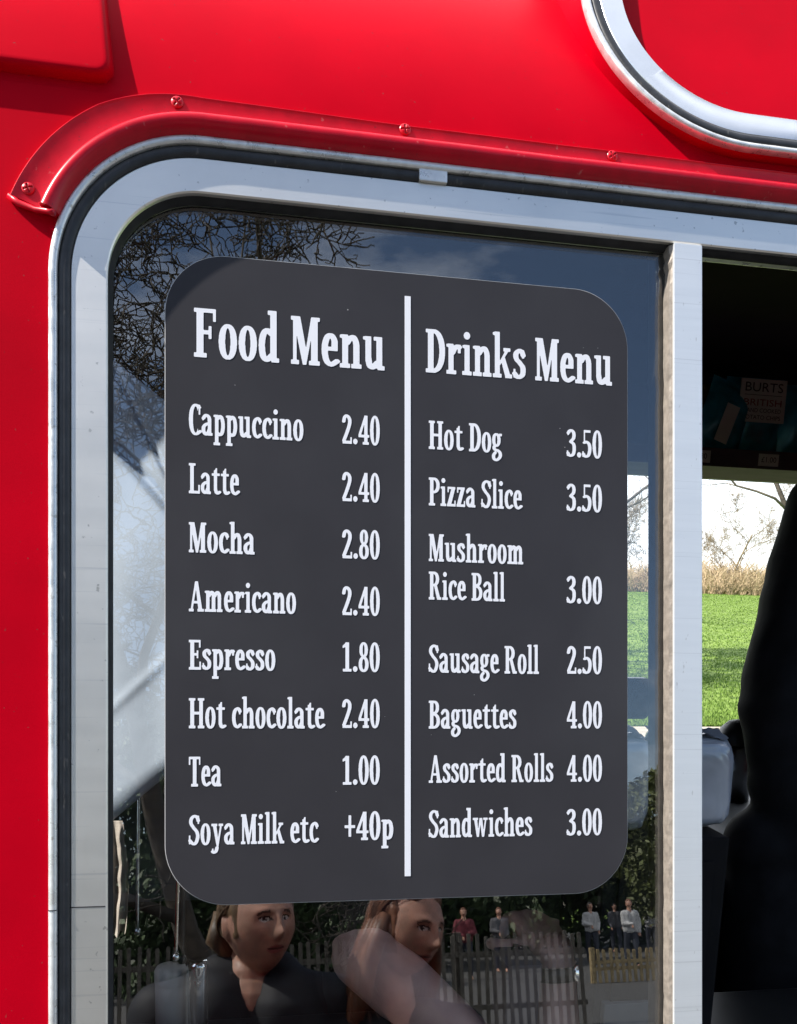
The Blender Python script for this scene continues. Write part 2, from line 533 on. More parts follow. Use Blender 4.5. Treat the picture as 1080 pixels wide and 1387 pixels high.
b = MB().box((0.4560, -0.0006, -0.4490), (0.4867, 0.0165, 0.5008), L, 0.0007)
b.build('pillar', ALU_V, frame)
# ragged sealant and grime down the pillar's left side
rnd = random.Random(4)
vs, fs = [], []
n = 160
for i in range(n + 1):
    w = -0.449 + 0.949 * i / n
    x0 = 0.4526 - 0.0009 * noise.noise((0, 0, w * 40)) - 0.0005 * rnd.random()
    if w > 0.46: x0 += 0.002 * rnd.random()
    vs += [L(x0, 0.0158, w), L(x0 + 0.0006, 0.0042 + 0.001 * noise.noise((3, 0, w * 60)), w), L(0.4562, 0.0024, w), L(0.4562, 0.0164, w)]
for i in range(n):
    for j in range(4):
        fs.append((4 * i + j, 4 * i + (j + 1) % 4, 4 * i + 4 + (j + 1) % 4, 4 * i + 4 + j))
o = mesh('pillar_sealant', vs, fs, DIRTY, frame); fix_normals(o)
MB().box((-0.0975, 0.0166, -0.4520), (0.4560, 0.0200, 0.5040), L).build('pane', GLASS, frame)
MB().box((0.4505, 0.0250, -0.46), (0.4670, 0.0480, 0.52), L, 0.002).build('inner_post', RUB2, frame)
b = MB().box((0.468, 0.046, 0.5170), (1.20, 0.060, 0.5215), L, 0.001)
b.build('sliding_rail', ALU_T, frame)
b = MB().box((0.468, 0.0245, 0.5220), (1.20, 0.0580, 0.560), L)
b.build('rail_channel', RUB2, frame)

# rain gutter over the window
def gutter_pt(t_, e):
    """t_ < 1: round the corner, t_ > 1: along the top"""
    cx, cw = RECT[0] + 0.135, RECT[3] - 0.135
    if t_ <= 1:
        a = math.radians(158.8 - 68.8 * t_)
        return cx + (0.135 + e) * math.cos(a), cw + (0.135 + e) * math.sin(a)
    return cx + (t_ - 1) * 1.15, cw + 0.135 + e
prof = [(0.0340, 0.006), (0.0342, 0.0005), (0.0338, -0.0012), (0.0328, -0.0022), (0.0318, -0.0019), (0.0310, -0.0014), (0.0186, -0.0014), (0.0174, -0.0017), (0.0166, -0.0026)]
for i in range(15):                                      # the rolled lip
    a = math.radians(65 - 215 * i / 14)
    prof.append((0.0077 + 0.0090 * math.sin(a + .42), -0.0055 - 0.0095 * math.cos(a + .10)))
prof += [(0.0022, -0.0020), (0.0042, 0.006)]
ts = [i / 40 for i in range(41)] + [1 + i / 24 for i in range(1, 25)]
vs, fs = [], []
for i, t_ in enumerate(ts):
    for e, y in prof:
        if e > 0.030: e += 0.0110 * min(1, max(0, (1.15 - t_) / 0.6))
        x, w = gutter_pt(t_, e)
        yy = y + 0.0004 * noise.noise((x * 14, w * 14, 0)) + (max(0, ysurf(w) - 0.004) if e > 0.017 else 0)
        vs.append(L(x, yy, w + 0.0007 * noise.noise((x * 5, 3, 0))))
m_ = len(prof)
for i in range(len(ts) - 1):
    for j in range(m_):
        fs.append((i * m_ + j, i * m_ + (j + 1) % m_, (i + 1) * m_ + (j + 1) % m_, (i + 1) * m_ + j))
fs.append(tuple(range(m_))); fs.append(tuple((len(ts) - 1) * m_ + j for j in range(m_)))
gut = mesh('rain_gutter', vs, fs, RED_G, van)
auto_smooth(fix_normals(gut), 48)
# rolled end of the gutter
b = MB()
e_pts = [gutter_pt(-0.004, 0.0460), gutter_pt(-0.018, 0.036), gutter_pt(-0.02, 0.020), gutter_pt(-0.02, 0.008), gutter_pt(-0.02, 0.0015)]
b.tube([L(p[0], y, p[1]) for p, y in zip(e_pts, (0.001, 0.0, -0.003, -0.010, -0.0125))], [0.0028, 0.0030, 0.0026, 0.0026, 0.0030], 10)
o = b.build('gutter_end', RED_G, gut, True)
def screw(u, v, rot):
    x, _, w = flat(u, v, -0.002)
    vs, fs = [], []
    nr, na = 14, 48
    ca, sa = math.cos(rot), math.sin(rot)
    for i in range(nr + 1):
        r = 0.0056 * i / nr
        for j in range(na):
            a = 2 * PI * j / na
            px_, py_ = r * math.cos(a), r * math.sin(a)
            qx, qy = px_ * ca + py_ * sa, -px_ * sa + py_ * ca
            h = 0.0030 * math.sqrt(max(0, 1 - (r / 0.0060) ** 2))
            if min(abs(qx), abs(qy)) < 0.0008 and r < 0.0042: h -= 0.0016
            vs.append(L(x + px_, -0.0012 - h, w + py_))
    for i in range(nr):
        for j in range(na):
            a_, b_ = i * na + j, i * na + (j + 1) % na
            fs.append((a_, a_ + na, b_ + na, b_))
    o = mesh('screw', vs, fs, RED_G, gut, True); fix_normals(o)
for q in ((38, 255, 0.3), (240, 138, 0.9), (549, 175, 0.1), (830, 211, 0.6)): screw(*q)

# round-cornered blanked window in the roof
def L2(X, y, Wp):
    return L(X, y - 0.012 + 0.22 * (Wp - 0.60), Wp)
R2 = (0.3674, 0.5964, 1.15, 1.05, 0.17)
rw = mesh('roof_window', *sweep_rect(R2, [(0.0172, 0.004), (0.0172, 0.0012), (0.0184, 0.0), (0.0425, 0.0), (0.0440, 0.0015), (0.0440, 0.022), (0.0172, 0.022)], L2, 34), ALU_R, van)
auto_smooth(fix_normals(rw), 40)
o = mesh('roof_window_trim', *sweep_rect(R2, [(0, 0.006), (0, -0.001), (0.0010, -0.0032), (0.0030, -0.0042), (0.0056, -0.0032), (0.0068, -0.001), (0.0068, 0.020)], L2, 34), ALU_T, rw)
auto_smooth(fix_normals(o), 50)
o = mesh('roof_window_seal', *sweep_rect(R2, [(0.0068, 0.008), (0.0072, -0.0006), (0.0095, -0.0024), (0.0135, -0.0028), (0.0165, -0.0010), (0.0172, 0.008)], L2, 34), RUB, rw)
auto_smooth(fix_normals(o), 60)
o = mesh('roof_window_surround', *sweep_rect(R2, [(0.0005, 0.004), (0.012, 0.004), (0.012, 0.09), (-0.004, 0.09)], L2, 34), RED, rw)
auto_smooth(fix_normals(o), 50)
lp = rrect(*R2, 34, 0.043)
vs, fs = tess([lp], lambda x, w: L2(x, 0.0145, w))
mesh('infill_panel', vs, fs, RED, rw)
# a torn strip of sealant round the infill
rl = rrect(*R2, 34, 0.0445)
seq = [q for q in rl if q[1] < 0.75 and q[0] < 0.8]
MB().tube([L2(q[0], 0.0135, q[1]) for q in seq], [0.0004 + 0.0014 * max(0, noise.noise((q[0] * 50, q[1] * 50, 2)) + .25) for q in seq], 6).build('sealant', RUB, rw)

# raised roof panel at the left
def scoop_loop():
    x0, x1, w0, w1 = -1.25, -0.0880, 0.5925, 0.98
    xs = [x0 + (x1 - x0) * i / 30 for i in range(30)] 
    return x0, x1, w0, w1
x0, x1, w0, w1 = scoop_loop()
def edge_space(a, bb, near_a, near_b, n):
    lst = []
    if near_a: lst += [a + q for q in (0, 0.0005, 0.0012, 0.002, 0.003, 0.0045, 0.0065, 0.009, 0.012, 0.016, 0.022)]
    else: lst += [a]
    lo, hi = lst[-1], bb - (0.022 if near_b else 0)
    lst += [lo + (hi - lo) * i / n for i in range(1, n)]
    if near_b: lst += [bb - q for q in (0.022, 0.016, 0.012, 0.009, 0.0065, 0.0045, 0.003, 0.002, 0.0012, 0.0005, 0)]
    else: lst += [bb]
    return lst
gx, gw = edge_space(x0, x1, False, True, 24), edge_space(w0, w1, True, False, 24)
PR, RB = 0.013, 0.0055
vs, fs = [], []
for w in gw:
    for x in gx:
        rc = 0.016
        ddx, ddw = (x1 - x), (w - w0)
        if ddx < rc and ddw < rc:
            dist = rc - math.hypot(rc - ddx, rc - ddw)
        else:
            dist = min(ddx, ddw)
        if dist <= 0: h = -0.004
        elif dist < 0.0012: h = PR * 0.35 * dist / 0.0012
        else:
            q = min(1, (dist - 0.0012) / RB)
            h = PR * (0.35 + 0.65 * math.sqrt(max(0, 1 - (1 - q) ** 2)))
        xx = x - 0.105 * (w - w0) * max(0.0, 1 - (x1 - x) / 0.5)
        vs.append(L(xx, ysurf(w) - h, w))
nx = len(gx)
for i in range(len(gw) - 1):
    for j in range(nx - 1):
        fs.append((i * nx + j, i * nx + j + 1, (i + 1) * nx + j + 1, (i + 1) * nx + j))
mesh('raised_roof_panel', vs, fs, RED, van, True)

# ------------------------------------------------------------------ inside of the van
a0 = ray_y(560, 650, FAR_Y); a1 = ray_y(1270, 1010, FAR_Y)
WX0, WX1 = a0.x, a1.x
WZ1 = ray_y(960, 647, FAR_Y).z
WZ0 = ray_y(960, 1004, FAR_Y).z
mk = lambda x, z: Vector((x, FAR_Y, z))
b = MB()
vs, fs = tess([[(-1.28, 0.40), (2.68, 0.40), (2.68, CEIL), (-1.28, CEIL)], [(WX0, WZ0), (WX1, WZ0), (WX1, WZ1), (WX0, WZ1)]], lambda x, z: (x, FAR_Y, z))
b.add(vs, fs)
vs, fs = tess([[(-1.28, 0.40), (2.68, 0.40), (2.68, CEIL), (-1.28, CEIL)], [(WX0, WZ0), (WX1, WZ0), (WX1, WZ1), (WX0, WZ1)]], lambda x, z: (x, FAR_Y + 0.05, z))
b.add(vs, fs)
for (xa, za), (xb, zb) in (((WX0, WZ0), (WX1, WZ0)), ((WX1, WZ0), (WX1, WZ1)), ((WX1, WZ1), (WX0, WZ1)), ((WX0, WZ1), (WX0, WZ0))):
    b.add([(xa, FAR_Y, za), (xb, FAR_Y, zb), (xb, FAR_Y + 0.05, zb), (xa, FAR_Y + 0.05, za)], [(0, 1, 2, 3)])
b.box((-1.29, 0.20, CEIL), (2.69, FAR_Y + 0.05, CEIL + 0.03))
for xa, xb in ((-1.299, -1.28), (2.68, 2.699)):
    pa, pb, pc = L(0, 0.01, -1.35), L(0, 0.01, 0.56), Vector((0, 0.20, CEIL))
    pl = [(pa.y, pa.z), (FAR_Y + 0.05, pa.z), (FAR_Y + 0.05, CEIL), (pc.y, CEIL), (pb.y, pb.z)]
    b.add([(xa, *q) for q in pl] + [(xb, *q) for q in pl], [(0, 1, 2, 3, 4), (9, 8, 7, 6, 5)] + [(i, (i + 1) % 5, 5 + (i + 1) % 5, 5 + i) for i in range(5)])
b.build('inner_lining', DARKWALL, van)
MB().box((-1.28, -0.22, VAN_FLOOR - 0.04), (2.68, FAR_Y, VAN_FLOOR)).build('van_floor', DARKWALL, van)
b = MB()
fwz = 0.035
b.box((WX0 - 0.03, FAR_Y - 0.022, WZ1 - 0.004), (WX1 + 0.03, FAR_Y - 0.002, WZ1 + fwz))
b.box((WX0 - 0.03, FAR_Y - 0.022, WZ0 - 0.03), (WX1 + 0.03, FAR_Y - 0.002, WZ0))
b.box((WX0 - 0.03, FAR_Y - 0.022, WZ0), (WX0, FAR_Y - 0.002, WZ1 - 0.004))
b.box((WX1, FAR_Y - 0.022, WZ0), (WX1 + 0.03, FAR_Y - 0.002, WZ1 - 0.004))
b.build('far_window_frame', INFRAME, van)

# snack shelf
SH_Y0, SH_Y1 = 1.30, 1.60
sa, sb = ray_y(960, 606, SH_Y0), ray_y(960, 631, SH_Y0)
b = MB().box((0.30, SH_Y0, sb.z), (2.5, SH_Y0 + 0.015, sa.z)).box((0.30, SH_Y0 + 0.015, sb.z + 0.003), (2.5, SH_Y1, sb.z + 0.018))
b.box((0.30, SH_Y0 + 0.02, sb.z + 0.018), (0.315, SH_Y1, sb.z + 0.22)); b.box((2.485, SH_Y0 + 0.02, sb.z + 0.018), (2.5, SH_Y1, sb.z + 0.22))
shelf = b.build('snack_shelf', SHELF, van)
SHELF_Z = sb.z + 0.018
def txt(name, s, size, m, parent, origin, xdir, ydir, width=None):
    """built-in sans lettering laid on a plane at origin (centred)"""
    cu = bpy.data.curves.new('t', 'FONT'); cu.body = s; cu.size = size; cu.align_x = 'CENTER'; cu.align_y = 'CENTER'
    cu.resolution_u = 3
    to = bpy.data.objects.new('t', cu); COL.objects.link(to)
    me = bpy.data.meshes.new_from_object(to.evaluated_get(bpy.context.evaluated_depsgraph_get()))
    bpy.data.objects.remove(to)
    vs = [v.co.copy() for v in me.vertices]
    fs = [tuple(p.vertices) for p in me.polygons]
    bpy.data.meshes.remove(me)
    w = max(v.x for v in vs) - min(v.x for v in vs)
    sxx = width / w if width else 1.0
    return mesh(name, [origin + xdir * (v.x * sxx) + ydir * v.y for v in vs], fs, m, parent)
XD, ZD = Vector((1, 0, 0)), Vector((0, 0, 1))
for u0, u1, label_, s in ((1027, 1056, 'white price tag reading one pound', '£1.00'), (936, 963, None, '0.80'), (1130, 1160, None, '£1.00')):
    pa, pb = ray_y(u0, 628, SH_Y0), ray_y(u1, 609, SH_Y0)
    zz = (sa.z + sb.z) / 2
    tg = MB().box((pa.x, SH_Y0 - 0.002, zz - 0.014), (pb.x, SH_Y0 - 0.0004, zz + 0.014)).build('price_tag', PAPER, shelf)
    org = Vector(((pa.x + pb.x) / 2, SH_Y0 - 0.0024, zz))
    v0 = len(tg.data.vertices)
    # lettering joined into the tag's own mesh
    tmp = txt('t', s, 0.018, INK, shelf, org, XD, ZD)
    bm = bmesh.new(); bm.from_mesh(tg.data)
    nf = len(bm.faces); bm.from_mesh(tmp.data)
    for i, f in enumerate(bm.faces):
        f.material_index = 1 if i >= nf else 0
    bm.to_mesh(tg.data); bm.free(); tg.data.materials.append(INK)
    bpy.data.objects.remove(tmp)

# counter along the far side
CT_Y0 = 0.62
CT_Z = ray_y(975, 1136, 0.80).z
b = MB().box((-1.0, CT_Y0, CT_Z - 0.03), (2.6, FAR_Y - 0.025, CT_Z), None, 0.004)
counter = b.build('counter', COUNTER, van)
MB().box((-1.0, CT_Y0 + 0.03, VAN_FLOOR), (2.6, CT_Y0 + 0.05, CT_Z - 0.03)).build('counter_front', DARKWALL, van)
# serving ledge just inside the window
LEDGE_Z = at(500, 1500, 0.2).z
MB().box((-1.0, -0.052, LEDGE_Z - 0.03), (2.6, 0.36, LEDGE_Z), None, 0.004).build('serving_ledge', BLACKP, van)

# ------------------------------------------------------------------ things in the van
def crisp_packet(name, cx, w, h, m, label, seed, tilt=0.0, y=None, group='crisp packets on the snack shelf'):
    y = y if y is not None else SH_Y0 + 0.07
    t = thing(name, (cx, y, SHELF_Z), label, 'crisp packet', group)
    rr = random.Random(seed)
    vs, fs = [], []
    nu, nv = 18, 24
    for side in (-1, 1):
        for i in range(nv + 1):
            for j in range(nu + 1):
                a, c_ = j / nu * 2 - 1, i / nv
                th = 0.035 * max(0, 1 - abs(a) ** 2.5) * max(0, math.sin(PI * min(1, max(0, (c_ - 0.06) / 0.88)))) ** 0.6
                th += 0.004 * noise.noise((a * 3 + seed, c_ * 5, side))  * (1 - abs(a))
                x = a * w / 2 * (1 - 0.06 * math.sin(PI * c_))
                z = c_ * h
                x, z = x * math.cos(tilt) - z * math.sin(tilt), x * math.sin(tilt) + z * math.cos(tilt)
                vs.append((cx + x, y + side * (th + 0.0008), SHELF_Z + 0.002 + abs(w / 2 * math.sin(tilt)) + z))
    n1 = (nu + 1) * (nv + 1)
    for sd in (0, 1):
        for i in range(nv):
            for j in range(nu):
                q = sd * n1 + i * (nu + 1) + j
                f = (q, q + 1, q + nu + 2, q + nu + 1)
                fs.append(f if sd == 0 else f[::-1])
    bag = mesh('packet', vs, fs, m, t, True)
    return t, bag
p = ray_y(1041, 560, SH_Y0)
t_, bag = crisp_packet('crisp_packet', p.x, 0.155, 0.20, TEAL, 'teal crisp packet with white label reading BURTS BRITISH', 3)
lw = ray_y(1070, 560, SH_Y0 + 0.03).x - ray_y(1008, 560, SH_Y0 + 0.03).x
zt, zb = ray_y(1040, 514, SH_Y0 + 0.03).z, ray_y(1040, 573, SH_Y0 + 0.03).z
lb = MB().box((p.x - lw / 2, SH_Y0 + 0.029, zb), (p.x + lw / 2, SH_Y0 + 0.031, zt), None, 0.0005).build('label', PAPER, t_)
org = Vector((p.x, SH_Y0 + 0.0284, 0))
hh = zt - zb
for s, fz, sz, wd, mm in (('BURTS', 0.80, 0.30, 0.82, INK), ('BRITISH', 0.45, 0.22, 0.82, INK_R), ('HAND COOKED', 0.27, 0.14, 0.82, INK), ('POTATO CHIPS', 0.11, 0.14, 0.82, INK)):
    txt('printed_words', s, hh * sz, mm, lb, org + Vector((0, 0, zb + hh * fz)), XD, ZD, lw * wd)
MB().box((p.x - lw * 0.41, SH_Y0 + 0.0282, zb + hh * 0.625), (p.x + lw * 0.41, SH_Y0 + 0.0288, zb + hh * 0.635)).build('printed_rule', INK, lb)
p = ray_y(985, 560, SH_Y0)
t_, bag = crisp_packet('crisp_packet', p.x - 0.005, 0.13, 0.165, TEAL, 'blue-green crisp packet lying tilted beside the packet with the white label', 8, -0.32, SH_Y0 + 0.05)
sp = MB().box((p.x - 0.004, SH_Y0 + 0.008, SHELF_Z + 0.035), (p.x + 0.030, SH_Y0 + 0.0095, SHELF_Z + 0.125)).build('label', PAPER, t_, loc=None)
for v in sp.data.vertices:
    dx, dz = v.co.x - 0.0, v.co.z
    v.co.x = dx * math.cos(-0.32) - dz * math.sin(-0.32) - 0.03
    v.co.z = dx * math.sin(-0.32) + dz * math.cos(-0.32) + 0.012
p = ray_y(958, 545, SH_Y0 + 0.1)
crisp_packet('crisp_packet', p.x, 0.13, 0.19, OLIVE, 'dull olive crisp packet standing behind the blue-green ones by the window pillar', 12, 0.05, SH_Y0 + 0.16)
p = ray_y(1110, 545, SH_Y0)
crisp_packet('crisp_packet', p.x, 0.13, 0.19, TEAL, 'teal crisp packet behind the vendor at the right edge', 15, 0.02)
p = ray_y(1005, 500, SH_Y0 + 0.15)
crisp_packet('crisp_packet', p.x + 0.03, 0.17, 0.225, NAVY, 'navy crisp packet standing at the back of the shelf', 21, 0.04, SH_Y0 + 0.20)

# hanging white sheet just inside the left of the pane
def sheet(name, edge, m, label, cat, folds, thick=0.0015):
    """edge(i, j) -> panel-frame point"""
    nu, nv = 60, 140
    vs, fs = [], []
    for k_ in (0, 1):
        for i in range(nv + 1):
            for j in range(nu + 1):
                x, y, w = edge(j / nu, i / nv)
                vs.append(L(x, y + k_ * thick, w))
    n1 = (nu + 1) * (nv + 1)
    for k_ in (0, 1):
        for i in range(nv):
            for j in range(nu):
                q = k_ * n1 + i * (nu + 1) + j
                f = (q, q + nu + 1, q + nu + 2, q + 1)
                fs.append(f if k_ == 0 else f[::-1])
    rim = [(0, j) for j in range(nu)] + [(i, nu) for i in range(nv)] + [(nv, j) for j in range(nu, 0, -1)] + [(i, 0) for i in range(nv, 0, -1)]
    for (i, j), (i2, j2) in zip(rim, rim[1:] + rim[:1]):
        a_, b_ = i * (nu + 1) + j, i2 * (nu + 1) + j2
        fs.append((a_, b_, b_ + n1, a_ + n1))
    lo = L(*edge(0.5, 1.0))
    o = mesh(name, vs, fs, m, None, True, loc=lo)
    tag(o, label, cat)
    return o
def cloth_edge(a, c_):
    # top edge sags from the upper left down to the right; bottom edge climbs to the right
    u = 120 + 190 * a
    vt = 480 + 62 * ((u - 145) / 77) if u > 145 else 480
    vb = 1118 - 64 * ((u - 145) / 77)
    v = vt + (vb - vt) * c_
    d = 0.102 + 0.003 * noise.noise((u / 70, v / 200, 1)) - 0.034 * a
    # creases
    ln = (v - 590) - (u - 145) * 1.15
    d += 0.010 * math.exp(-(ln / 10) ** 2) - 0.012 * (1 / (1 + math.exp(-ln / 5)))
    l2 = (v - 560) - (u - 185) * 2.0
    d += 0.004 * math.exp(-(l2 / 7) ** 2)
    d -= 0.0012 * math.exp(-(((v - 925) + (u - 190) * 0.9) / 9) ** 2)
    d += 0.006 * max(0, (c_ - 0.94) / 0.06) ** 2
    return flat(u, v, d)
sheet('white_sheet', cloth_edge, CLOTH, 'creased white sheet hanging inside the glass left of the menu board', 'sheet', 0)
def beige_edge(a, c_):
    u0, u1 = 128, 166 + 8 * math.sin(c_ * 2.6) + 2 * noise.noise((c_ * 9, 0, 0))
    u = u0 + (u1 - u0) * a
    v = 1112 + (150 + 16 * math.sin(a * 28) * (c_ ** 6) * 0.25 + 18 * (1 - a)) * c_
    d = 0.096 + 0.006 * math.sin(a * 20 + c_ * 3) * (0.25 + c_) + 0.004 * noise.noise((a * 4, c_ * 6, 0)) - .01 * a
    return flat(u, v, d)
sheet('beige_cloth', beige_edge, BEIGE, 'crumpled beige pleated cloth hanging below the white sheet at the left', 'cloth', 0)

# thin rods hanging behind the glass
def rod(name, u0, v0, u1, v1, d, r, m, label):
    a_, b_ = at(u0, v0, d), at(u1, v1, d)
    o = MB()
    k_ = 14
    o.tube([a_.lerp(b_, i / k_) for i in range(k_ + 1)], r, 14)
    o.ball(b_, (r * 1.9, r * 1.9, r * 2.2), 14, 10)
    o.tube([a_ + Vector((0, 0, 0.0)), a_ + Vector((0, 0.005, 0.012)), a_ + Vector((0, 0.02, 0.016)), a_ + Vector((0, 0.03, 0.008))], r * 0.8, 10)
    ob = o.build(name, m, None, True, loc=b_)
    tag(ob, label, 'rod')
rod('steel_rod', 243, 1120, 238, 1297, 0.22, 0.0028, CHROME, 'bright slim steel rod hanging below the menu board lower left corner')
rod('thin_rod', 188, 1040, 186, 1262, 0.30, 0.0022, STEEL, 'dull thin rod hanging nearest the beige cloth')
rod('dark_rod', 249, 1130, 247, 1300, 0.34, 0.0030, BLACKP, 'dark rod hanging just right of the bright steel one')
# ------------------------------------------------------------------ lettering: condensed slab serif
S_, T_ = 0.155, 0.088
PXW, PYW = 0.075, 0.045
def stem_(x, y0, y1, w=S_): return [('B', x, y0, x + w, y1)]
def foot_(x0, x1, y=0.0): return [('B', x0, y, x1, y + T_)]
def flag_(x, y): return [('P', [(x - 0.055, y - 0.075), (x + 0.02, y - 0.09), (x + 0.02, y), (x - 0.055, y - 0.015)])]
XH = 0.70
G = {}
def gl(ch, w, *ops):
    o = []
    for q in ops: o += q if isinstance(q, list) else [q]
    G[ch] = (w, o)
gl('F', .52, stem_(.055, 0, 1), foot_(0, .29), ('B', 0, .912, .50, 1), ('B', .43, .74, .50, 1), ('B', .2, .47, .38, .555), ('B', .33, .38, .395, .645))
gl('M', .68, stem_(.045, 0, 1, .085), stem_(.475, 0, 1, .155), ('P', [(.045, 1), (.215, 1), (.385, .18), (.345, 0), (.275, 0)]), ('P', [(.475, 1), (.56, 1), (.36, 0), (.29, 0)]),
   ('B', 0, .915, .18, 1), ('B', .50, .915, .68, 1), foot_(0, .19), foot_(.42, .68))
gl('D', .53, stem_(.055, 0, 1), foot_(0, .26), ('B', 0, .912, .26, 1), ('E', .20, .5, .33, .5, .16, .09, (.19, -1, 2, 2)))
gl('C', .47, ('E', .27, .5, .27, .515, .16, .085, (-1, -1, .36, 2)), ('K', [(.34, .957), (.42, .90)]), ('K', [(.34, .045), (.455, .12)]), ('B', .39, .66, .455, .985))
gl('L', .48, stem_(.055, 0, 1), ('B', 0, 0, .48, T_), ('B', .405, 0, .48, .29), ('B', 0, .912, .29, 1))
gl('A', .62, ('P', [(.06, 0), (.145, 0), (.335, .95), (.33, 1), (.255, 1)]), ('P', [(.255, 1), (.375, 1), (.565, 0), (.40, 0)]), ('B', .16, .26, .43, .345), foot_(0, .20), foot_(.355, .62))
gl('E', .50, stem_(.055, 0, 1), ('B', 0, .912, .47, 1), ('B', .405, .74, .47, 1), ('B', 0, 0, .49, T_), ('B', .42, 0, .49, .27), ('B', .2, .47, .36, .555), ('B', .315, .38, .38, .645))
gl('H', .63, stem_(.055, 0, 1), stem_(.42, 0, 1), foot_(0, .265), foot_(.365, .63), ('B', 0, .912, .265, 1), ('B', .365, .912, .63, 1), ('B', .2, .455, .43, .545))
gl('T', .50, stem_(.172, 0, 1), ('B', 0, .912, .5, 1), ('B', 0, .72, .065, 1), ('B', .435, .72, .5, 1), foot_(.10, .40))
gl('S', .45, ('K', [(.395, .80), (.345, .915), (.23, .955), (.11, .88), (.085, .73), (.19, .58), (.33, .44), (.37, .27), (.29, .07), (.17, .045), (.045, .15)]), ('B', .365, .70, .43, .97), ('B', 0, .03, .065, .32))
gl('P', .50, stem_(.055, 0, 1), foot_(0, .29), ('B', 0, .912, .25, 1), ('E', .22, .72, .28, .28, .155, .088, (.20, -1, 2, 2)))
gl('R', .59, stem_(.055, 0, 1), foot_(0, .265), ('B', 0, .912, .25, 1), ('E', .22, .735, .265, .265, .155, .088, (.20, -1, 2, 2)), ('P', [(.24, .50), (.38, .52), (.555, .0), (.39, 0)]), foot_(.40, .59))
gl('B', .52, stem_(.055, 0, 1), ('B', 0, .912, .25, 1), ('B', 0, 0, .25, T_), ('E', .23, .755, .245, .245, .15, .085, (.20, -1, 2, 2)), ('E', .23, .275, .285, .275, .155, .088, (.20, -1, 2, 2)))
gl('a', .44, stem_(.245, .08, .5, .145), ('K', [(.07, .56), (.14, .645), (.22, .655), (.30, .585), (.317, .47)]), ('K', [(.31, .395), (.17, .36), (.08, .27), (.078, .14), (.15, .045), (.24, .07), (.31, .19)]), ('B', .32, 0, .44, T_), ('B', .245, .0, .34, .1), ('B', .02, .49, .09, .62))
gl('c', .38, ('K', [(.33, .56), (.29, .64), (.22, .655), (.12, .58), (.075, .35), (.12, .12), (.23, .045), (.35, .12)]), ('B', .285, .46, .355, .665))
gl('d', .48, ('K', [(.30, .58), (.20, .655), (.11, .56), (.075, .34), (.11, .11), (.20, .045), (.31, .14)]), stem_(.275, .04, 1.06, .145), ('B', .21, .975, .3, 1.06), ('B', .3, 0, .48, T_))
gl('e', .40, ('B', .1, .33, .385, .41), ('K', [(.315, .39), (.305, .56), (.22, .655), (.12, .58), (.075, .35), (.12, .12), (.23, .045), (.37, .12)]), ('B', .30, .33, .39, .43))
gl('h', .52, stem_(.055, 0, 1.06, .145), flag_(.055, 1.06), ('K', [(.17, .52), (.25, .625), (.33, .645), (.385, .55), (.395, .44)]), stem_(.32, 0, .46, .15), foot_(0, .25), foot_(.275, .52))
gl('i', .26, stem_(.06, 0, .70, .145), flag_(.06, .70), foot_(0, .26), ('D', .13, .91, .09, .09))
gl('k', .53, stem_(.055, 0, 1.06, .145), flag_(.055, 1.06), foot_(0, .25), ('P', [(.19, .27), (.19, .37), (.36, .65), (.46, .65)]), ('P', [(.23, .40), (.33, .50), (.52, .0), (.36, 0)]), ('B', .30, .615, .50, .70), foot_(.35, .55))
gl('l', .26, stem_(.06, 0, 1.06, .145), flag_(.06, 1.06), foot_(0, .26))
gl('m', .76, stem_(.055, 0, .70, .145), flag_(.055, .70), ('K', [(.17, .52), (.24, .625), (.31, .645), (.355, .56), (.365, .44)]), stem_(.29, 0, .46, .145), ('K', [(.41, .52), (.48, .625), (.55, .645), (.60, .56), (.61, .44)]), stem_(.535, 0, .46, .145),
   foot_(0, .245), foot_(.25, .475), foot_(.495, .735))
gl('n', .52, stem_(.055, 0, .70, .145), flag_(.055, .70), ('K', [(.17, .52), (.25, .625), (.33, .645), (.385, .55), (.395, .44)]), stem_(.32, 0, .46, .15), foot_(0, .25), foot_(.275, .52))
gl('o', .42, ('E', .21, .35, .21, .365, .15, .085, None))
gl('p', .46, stem_(.055, -.30, .70, .145), flag_(.055, .70), foot_(0, .26, -.30), ('K', [(.17, .57), (.26, .65), (.34, .58), (.382, .35), (.34, .11), (.25, .045), (.17, .09)]))
gl('r', .40, stem_(.055, 0, .70, .145), flag_(.055, .70), foot_(0, .27), ('K', [(.17, .49), (.23, .60), (.30, .645), (.36, .63)]), ('B', .31, .49, .40, .69))
gl('s', .36, ('K', [(.29, .55), (.25, .64), (.17, .655), (.085, .58), (.10, .46), (.2, .37), (.28, .27), (.275, .11), (.19, .045), (.11, .05), (.05, .12)]), ('B', .255, .48, .325, .68), ('B', .01, .02, .075, .23))
gl('t', .36, stem_(.085, .12, .80, .145), ('P', [(.085, .69), (.23, .69), (.23, .87), (.17, .87)]), ('B', 0, .61, .35, .70), ('K', [(.16, .17), (.2, .06), (.27, .045), (.34, .08)]))
gl('u', .52, stem_(.055, .16, .70, .145), flag_(.055, .70), ('K', [(.13, .22), (.16, .08), (.24, .05), (.34, .15)]), stem_(.32, .03, .70, .145), ('B', .255, .615, .35, .70), ('B', .35, 0, .52, T_))
gl('w', .70, ('P', [(.045, .69), (.195, .69), (.285, 0), (.185, 0)]), ('P', [(.31, .69), (.38, .69), (.285, 0), (.215, 0)]), ('P', [(.31, .69), (.44, .69), (.53, 0), (.43, 0)]), ('P', [(.575, .69), (.645, .69), (.53, 0), (.46, 0)]), ('B', 0, .615, .245, .70), ('B', .49, .615, .70, .70))
